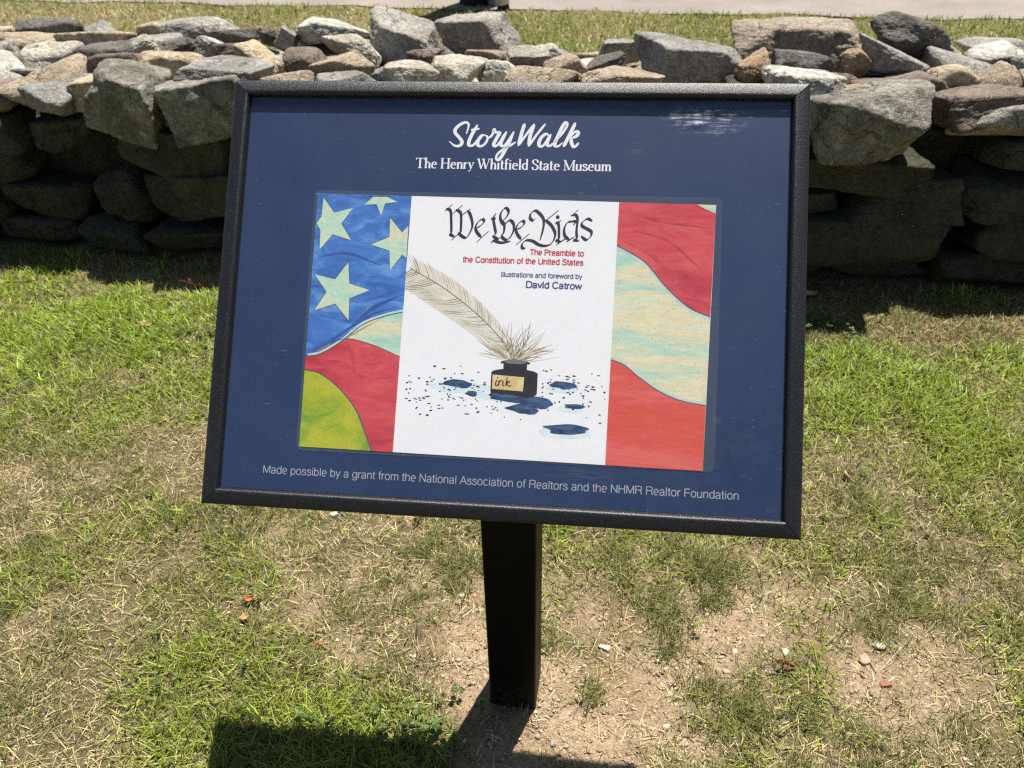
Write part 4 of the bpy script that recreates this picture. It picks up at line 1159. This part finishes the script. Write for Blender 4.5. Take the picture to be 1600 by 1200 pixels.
for k in range(230):
    cx = rr.uniform(270, 545); cy = 172 + rr.gauss(0, 17) + (cx - 400) * .05
    if 135 < cy < 212 and not (385 < cx < 460 and cy > 160): pr.disc((cx, cy), rr.uniform(.8, 2.4), lay[3], rr.choice((BK, GL_, BK)), rr.uniform(.6, 1.3), 9, .2, k)
# bottle
pr.poly([(391, 198)] + arc(391 + 31.5, 172, 31.5, 8, 180, 360, 12) + [(454, 198)] + arc(422.5, 198, 31.5, 6, 0, 180, 12), lay[4], BK)
pr.poly([(407, 200), (439, 200), (439, 211)] + arc(423, 212, 20, 4, -20, 200, 12) + [(407, 211)], lay[5], BK)
pr.disc((423, 213.2), 15, lay[6], GL_, 2.6)
pr.poly([(393, 195), (436, 193), (435, 174), (393, 175.5)], lay[6], LB)
sheet = obj('printed_sheet', pr.mesh('printed_sheet'), MATS, pouch)
ZL = lay[8]
ink = Ink()
for st in KIDS:
    def nib(t, u):
        a = math.atan2(t[1], t[0]) - math.radians(46)
        return (.75 + 3.9 * abs(math.sin(a)) ** 1.15) * min(1, .5 + 7 * u) * min(1, .45 + 7 * (1 - u))
    ink.ribbon(st, nib, ZL, per=5)
ink.disc((470.7, 414.3), 2.6, ZL)
sub('title_lettering', ink, M_TXT_BLACK, pouch)
type_obj('subtitle_lettering', 'The Preamble to', 435.7, 507.9, 361.1, 7.6, M_TXT_RED, pouch, ZL, 1.45, True)
type_obj('subtitle_lettering', 'the Constitution of the United States', 344.0, 507.6, 348.5, 7.6, M_TXT_RED, pouch, ZL, 1.45, True)
type_obj('credit_lettering', 'illustrations and foreword by', 397.7, 507.1, 329.8, 6.4, M_TXT_NAVY, pouch, ZL, 1.1, True)
type_obj('author_lettering', 'David Catrow', 432.7, 506.9, 315.6, 8.6, M_TXT_NAVY, pouch, ZL, 1.75, True)
ink = Ink()
for st in ([(399, 188), (397.5, 182), (399, 180), (401, 182)], [(402, 187.5), (402, 180)], [(402, 184), (405, 187.5), (407.5, 186), (407.5, 181), (409.5, 180.5)], [(413, 192), (411.5, 180)], [(411.5, 184), (415, 187), (416, 185), (412.5, 184), (416, 180), (419, 182)]):
    ink.ribbon(st, lambda t, u: .9 + .6 * abs(t[1]), lay[9], per=4)
ink.disc((400, 191), .9, lay[9])
sub('bottle_lettering', ink, M_TXT_BLACK, pouch)

# ------------------------------------------------------------------ small things on the ground
def pebble(xy, dim, mat, label, seed, rz=0.0, e=2.3, cat='pebble', name='pebble'):
    v, f = rock(dim, e, seed, 4, 6, .6)
    o = obj(name, mesh_np(name, v @ rotm(0, 0, rz).T, f.ravel(), np.arange(0, f.size, 3), None, True), mat)
    x, y = xy
    o.location = (x, y, float(gz(np.array([x]), np.array([y]))[0]) + dim[2] * .22)
    tag(o, label, cat, 'stones lying on the bare ground'); return o
MP = {'tan': plain('pebble_tan', (.42, .31, .20), .85, .2, 90), 'white': plain('pebble_white', (.52, .47, .38), .9, .35, 140), 'grey': plain('pebble_grey', (.32, .29, .25), .85, .3, 90),
      'red': plain('pebble_red', (.27, .13, .08), .9, .3, 90), 'rose': plain('pebble_rose', (.42, .30, .21), .9, .2, 90), 'buff': plain('pebble_buff', (.52, .45, .32), .85, .2, 90)}
pebble((0.118, 0.864), (.017, .025, .013), MP['tan'], 'smooth oval tan pebble beside the grass tuft right of the post', 1, .3, 2.0)
pebble((0.183, 0.978), (.026, .017, .010), MP['white'], 'flat pale pebble on bare soil behind the oval tan pebble', 2, -.5)
pebble((0.45, 0.959), (.015, .013, .009), MP['white'], 'small white chip on bare soil below the sign corner', 3, .2)
pebble((0.752, 0.965), (.034, .020, .011), MP['buff'], 'flat yellowish stone near the right edge, tilted away', 4, -.6)
pebble((0.707, 0.932), (.026, .022, .012), MP['rose'], 'pinkish stone just left of the flat yellowish stone', 5, .8)
pebble((-0.448, 1.381), (.032, .022, .014), MP['white'], 'white chip in the grass under the lower frame rail', 6, .2)
pebble((0.724, 0.877), (.024, .016, .012), MP['red'], 'brick red stone near the right edge of the bare patch', 7, .1)
pebble((0.065, 0.772), (.015, .013, .012), MP['grey'], 'grey angular stone in front of the post, largest of the three grey ones', 8, .4, 3)
pebble((0.036, 0.785), (.010, .009, .007), MP['grey'], 'small grey stone nearest the post shadow', 9, .4, 3)
pebble((0.089, 0.767), (.009, .008, .006), MP['grey'], 'small grey stone right of the angular grey stone', 10, .9, 3)
pebble((0.034, 0.832), (.008, .006, .005), MP['buff'], 'tiny buff pebble touching the right corner of the post foot', 11, 0)
pebble((-0.12, 1.119), (.015, .012, .010), MP['white'], 'whitish pebble in the bare soil left of the post', 12, 1)
pebble((-0.082, 1.078), (.017, .008, .006), MP['white'], 'thin white flake against the left side of the post', 13, -.3)
pebble((0.333, 0.824), (.012, .008, .006), MP['white'], 'white flake on the bare soil left of the green tuft', 14, -.2)
pebble((0.551, 0.955), (.017, .015, .010), MP['white'], 'white stone beside the reddish brown leaf', 15, .7)
pebble((0.422, 0.913), (.017, .013, .008), MP['rose'], 'tan pink stone left of the reddish brown leaf', 16, .1)
pebble((0.305, 0.767), (.020, .014, .010), MP['rose'], 'low pinkish stone half sunk in soil at the lower right', 17, .2)
pebble((0.282, 0.801), (.016, .012, .008), MP['buff'], 'buff stone half sunk in soil above the low pinkish stone', 18, .2)

def leaf(xy, L_, W2, mat, label, rz, roll, curl, seed):
    r = np.random.default_rng(seed); v, f = [], []
    nu, nv = 10, 7
    for a in range(nu + 1):
        u = a / nu; w = W2 * math.sin(math.pi * u ** .8) ** .75 * (1 + .12 * math.sin(u * 22))
        for b in range(nv):
            s = b / (nv - 1) * 2 - 1
            v.append(((u - .5) * L_ + .04 * L_ * math.sin(5 * s), s * w / 2, curl * L_ * ((u - .5) ** 2 * 1.5 + .35 * s * s * (w / W2 + .1)) + r.uniform(-.0008, .0008)))
    for a in range(nu):
        for b in range(nv - 1): f.append((a * nv + b, a * nv + b + 1, (a + 1) * nv + b + 1, (a + 1) * nv + b))
    b0 = len(v)         # stalk
    for k in range(5):
        u = k / 4
        for q in range(4): v.append((-.5 * L_ - u * L_ * .45, .0007 * math.cos(q * 1.57), .4 * curl * L_ + u * .006 + .0007 * math.sin(q * 1.57)))
    for k in range(4):
        for q in range(4): f.append((b0 + k * 4 + q, b0 + k * 4 + (q + 1) % 4, b0 + (k + 1) * 4 + (q + 1) % 4, b0 + (k + 1) * 4 + q))
    o = obj('fallen_leaf', mesh_pd('fallen_leaf', v, f, True), mat)
    sm_ = o.modifiers.new('thickness', 'SOLIDIFY'); sm_.thickness = .0006
    x, y = xy
    o.location = (x, y, float(gz(np.array([x]), np.array([y]))[0]) + .012); o.rotation_euler = (roll, .15, rz)
    tag(o, label, 'leaf', 'fallen leaves on the grass'); return o
ML = {'orange': plain('leaf_orange', (.42, .17, .06), .7, .4, 60), 'tan': plain('leaf_tan', (.46, .28, .11), .7, .3, 60), 'brown': plain('leaf_brown', (.17, .075, .04), .7, .4, 60), 'pale': plain('leaf_pale', (.52, .38, .24), .7, .3, 60)}
leaf((-0.594, 1.114), .024, .015, ML['orange'], 'curled rusty orange leaf in dry grass below the sign, upper of two', .5, .3, .8, 1)
leaf((-0.589, 1.063), .022, .015, ML['tan'], 'golden tan leaf with a stalk, just below the rusty orange leaf', 3.4, -.2, .5, 2)
leaf((0.539, 0.917), .036, .017, ML['brown'], 'dark reddish brown leaf on bare soil above the green tuft', -.35, .2, .7, 3)
leaf((-1.26, 2.286), .045, .028, ML['pale'], 'pale buff leaf in the bright green grass at left', 1.1, .5, .6, 4)
leaf((-1.165, 2.56), .07, .035, ML['brown'], 'brown curled leaf near the wall foot left of the sign', .2, .3, .8, 5)
leaf((0.859, 1.47), .04, .018, ML['pale'], 'pale dry leaf standing in the grass right of the sign', 1.5, .9, .5, 6)
leaf((-0.41, 0.994), .014, .009, ML['orange'], 'tiny orange leaf in the dry grass left of the post', .4, .2, .6, 7)
leaf((1.075, 2.44), .075, .032, ML['pale'], 'cream dry leaf on the moss right of the sign', .1, .1, .4, 8)

# strip of bark on edge
v = []; f = []
for k in range(7):
    u = k / 6
    for q in range(6):
        a = q / 6 * 6.283
        v.append((.007 * math.cos(a) * (1 - .25 * abs(u - .5)) + random.uniform(-.0006, .0006), .0025 * math.sin(a), -.01 + .045 * u + random.uniform(-.001, .001)))
for k in range(6):
    for q in range(6): f.append((k * 6 + q, k * 6 + (q + 1) % 6, (k + 1) * 6 + (q + 1) % 6, (k + 1) * 6 + q))
f += [tuple(range(5, -1, -1)), tuple(36 + q for q in range(6))]
o = obj('bark_chip', mesh_pd('bark_chip', v, f, True), plain('bark_chip', (.24, .17, .12), .9, .4, 120, stretch=(4, 4, 1)))
o.location = (-0.206, 1.006, 0); o.rotation_euler = (-.75, .06, .1)
tag(o, 'brown sliver of bark lying in the soil left of the post', 'bark')

# ------------------------------------------------------------------ posts at the road edge
def ring_body(prof, seg, wob, seed, sq=False):
    r = random.Random(seed); v, f = [], []
    ph = [r.uniform(0, 6.28) for _ in range(4)]
    for z, rad in prof:
        for q in range(seg):
            a = 2 * math.pi * q / seg
            m = rad * (1 + wob * (math.sin(3 * a + ph[0]) * .5 + math.sin(7 * a + ph[1]) * .3 + math.sin(11 * a + ph[2] + z) * .2))
            if sq: m = rad / max(abs(math.cos(a)), abs(math.sin(a))) * .92
            v.append((m * math.cos(a), m * math.sin(a), z))
    n = len(prof)
    for k in range(n - 1):
        for q in range(seg): f.append((k * seg + q, k * seg + (q + 1) % seg, (k + 1) * seg + (q + 1) % seg, (k + 1) * seg + q))
    f += [tuple(range(seg - 1, -1, -1)), tuple((n - 1) * seg + q for q in range(seg))]
    return mesh_pd('body', v, f, not sq)
pole = obj('wooden_pole', ring_body([(-.1, .19), (0, .185), (.06, .172), (.3, .168), (1, .165), (2.5, .16), (4.8, .15)], 28, .06, 4), M_BARK)
pole.location = (-0.27, 8.28, 0)
tag(pole, 'dark round wooden pole standing on the lawn edge beside the road', 'pole')
gp = obj('grey_post', ring_body([(-.1, .045), (.9, .045), (.93, .03)], 32, 0, 1, True), M_GREYPAINT)
gp.location = (-0.115, 8.10, 0); tag(gp, 'square grey post between the dark pole and the white post', 'post')
wp = bpy.data.objects.new('guard_post', None); coll.objects.link(wp); wp.location = (-0.012, 7.90, 0); wp.rotation_euler = (0, -.16, 0)
tag(wp, 'leaning round white post with a dark foot beside the road', 'post')
obj('shaft', ring_body([(.055, .058), (.06, .066), (.5, .066), (.9, .064), (.93, .05)], 28, .01, 2), M_WHITEPAINT, wp)
obj('foot', ring_body([(-.05, .06), (.0, .06), (.054, .056)], 28, .03, 3), M_BARK, wp)

# ------------------------------------------------------------------ tree behind the viewer, seen only as a dark reflection in the glazing
tree = bpy.data.objects.new('tree', None); coll.objects.link(tree); tree.location = (3.6, -8.6, 0)
tag(tree, 'broad leafy tree behind the viewer, mirrored darkly in the lower right of the sign', 'tree', 'shade trees behind the viewer')
def limb(pts, rad, seg=10):
    v, f = [], []
    for k, p in enumerate(pts):
        t = (Vector(pts[min(k + 1, len(pts) - 1)]) - Vector(pts[max(k - 1, 0)])).normalized()
        a = t.orthogonal().normalized(); b = t.cross(a)
        for q in range(seg):
            an = 2 * math.pi * q / seg; w = rad[k] * (1 + .08 * math.sin(3 * an + k))
            v.append(tuple(Vector(p) + (a * math.cos(an) + b * math.sin(an)) * w))
    for k in range(len(pts) - 1):
        for q in range(seg): f.append((k * seg + q, k * seg + (q + 1) % seg, (k + 1) * seg + (q + 1) % seg, (k + 1) * seg + q))
    return v, f
tv, tf = [], []
rt = random.Random(4)
tips = []
def grow(p, d, l, r, depth):
    pts, rad = [p], [r]
    for k in range(4):
        d = (d + Vector((rt.gauss(0, .12), rt.gauss(0, .12), rt.gauss(.03, .06)))).normalized()
        p = p + d * l / 4; pts.append(p); rad.append(r * (1 - .12 * (k + 1)))
    v, f = limb(pts, rad, 8); b = len(tv)
    tv.extend(v); tf.extend([tuple(i + b for i in q) for q in f])
    if depth == 0: tips.append(p); return
    for k in range(rt.choice((3, 4))):
        nd_ = (d * .6 + Vector((rt.gauss(0, .7), rt.gauss(0, .7), rt.gauss(.15, .35)))).normalized()
        grow(p, nd_, l * rt.uniform(.55, .8), r * .5, depth - 1)
grow(Vector((0, 0, -.2)), Vector((0, 0, 1)), 3.2, .26, 3)
obj('trunk', mesh_pd('trunk', tv, tf, True), M_BARK, tree)
T = np.array([t[:] for t in tips]); nl = 9000
c0 = T[rng.integers(0, len(T), nl)] + rng.normal(0, .42, (nl, 3))
ax = rng.normal(0, 1, (nl, 3)); ax /= np.linalg.norm(ax, axis=1)[:, None]
bx = np.cross(ax, rng.normal(0, 1, (nl, 3))); bx /= np.linalg.norm(bx, axis=1)[:, None]
sz = rng.uniform(.07, .14, (nl, 1))
lv = np.stack([c0 - ax * sz, c0 + bx * sz * .5, c0 + ax * sz, c0 - bx * sz * .5], 1).reshape(-1, 3)
lc = np.repeat(tints(nl, (0.04, 0.075, 0.015), (0.08, 0.13, 0.03)), 4, 0)
CROWN = obj('crown', mesh_np('crown', lv, np.arange(nl * 4), np.arange(0, nl * 4, 4), None, False, lc), M_GRASS, tree)

for x, y, rz, sc, lab in ((-6.5, -15.0, 1.9, 1.0, 'unseen tree far behind the viewer to the left, added to block sky light'), (10.5, -9.5, 3.6, 1.1, 'unseen tree behind the viewer to the far right, added to block sky light'), (-13.0, -9.0, 5.0, 1.05, 'unseen tree behind the viewer at the far left, added to block sky light')):  # unseen trees added to cut sky light on the wall face and panel
    t = tree.copy(); coll.objects.link(t); t.location = (x, y, 0); t.rotation_euler = (0, 0, rz); t.scale = (sc, sc, sc); t['label'] = lab
    for ch in list(tree.children):
        c = ch.copy(); coll.objects.link(c); c.parent = t
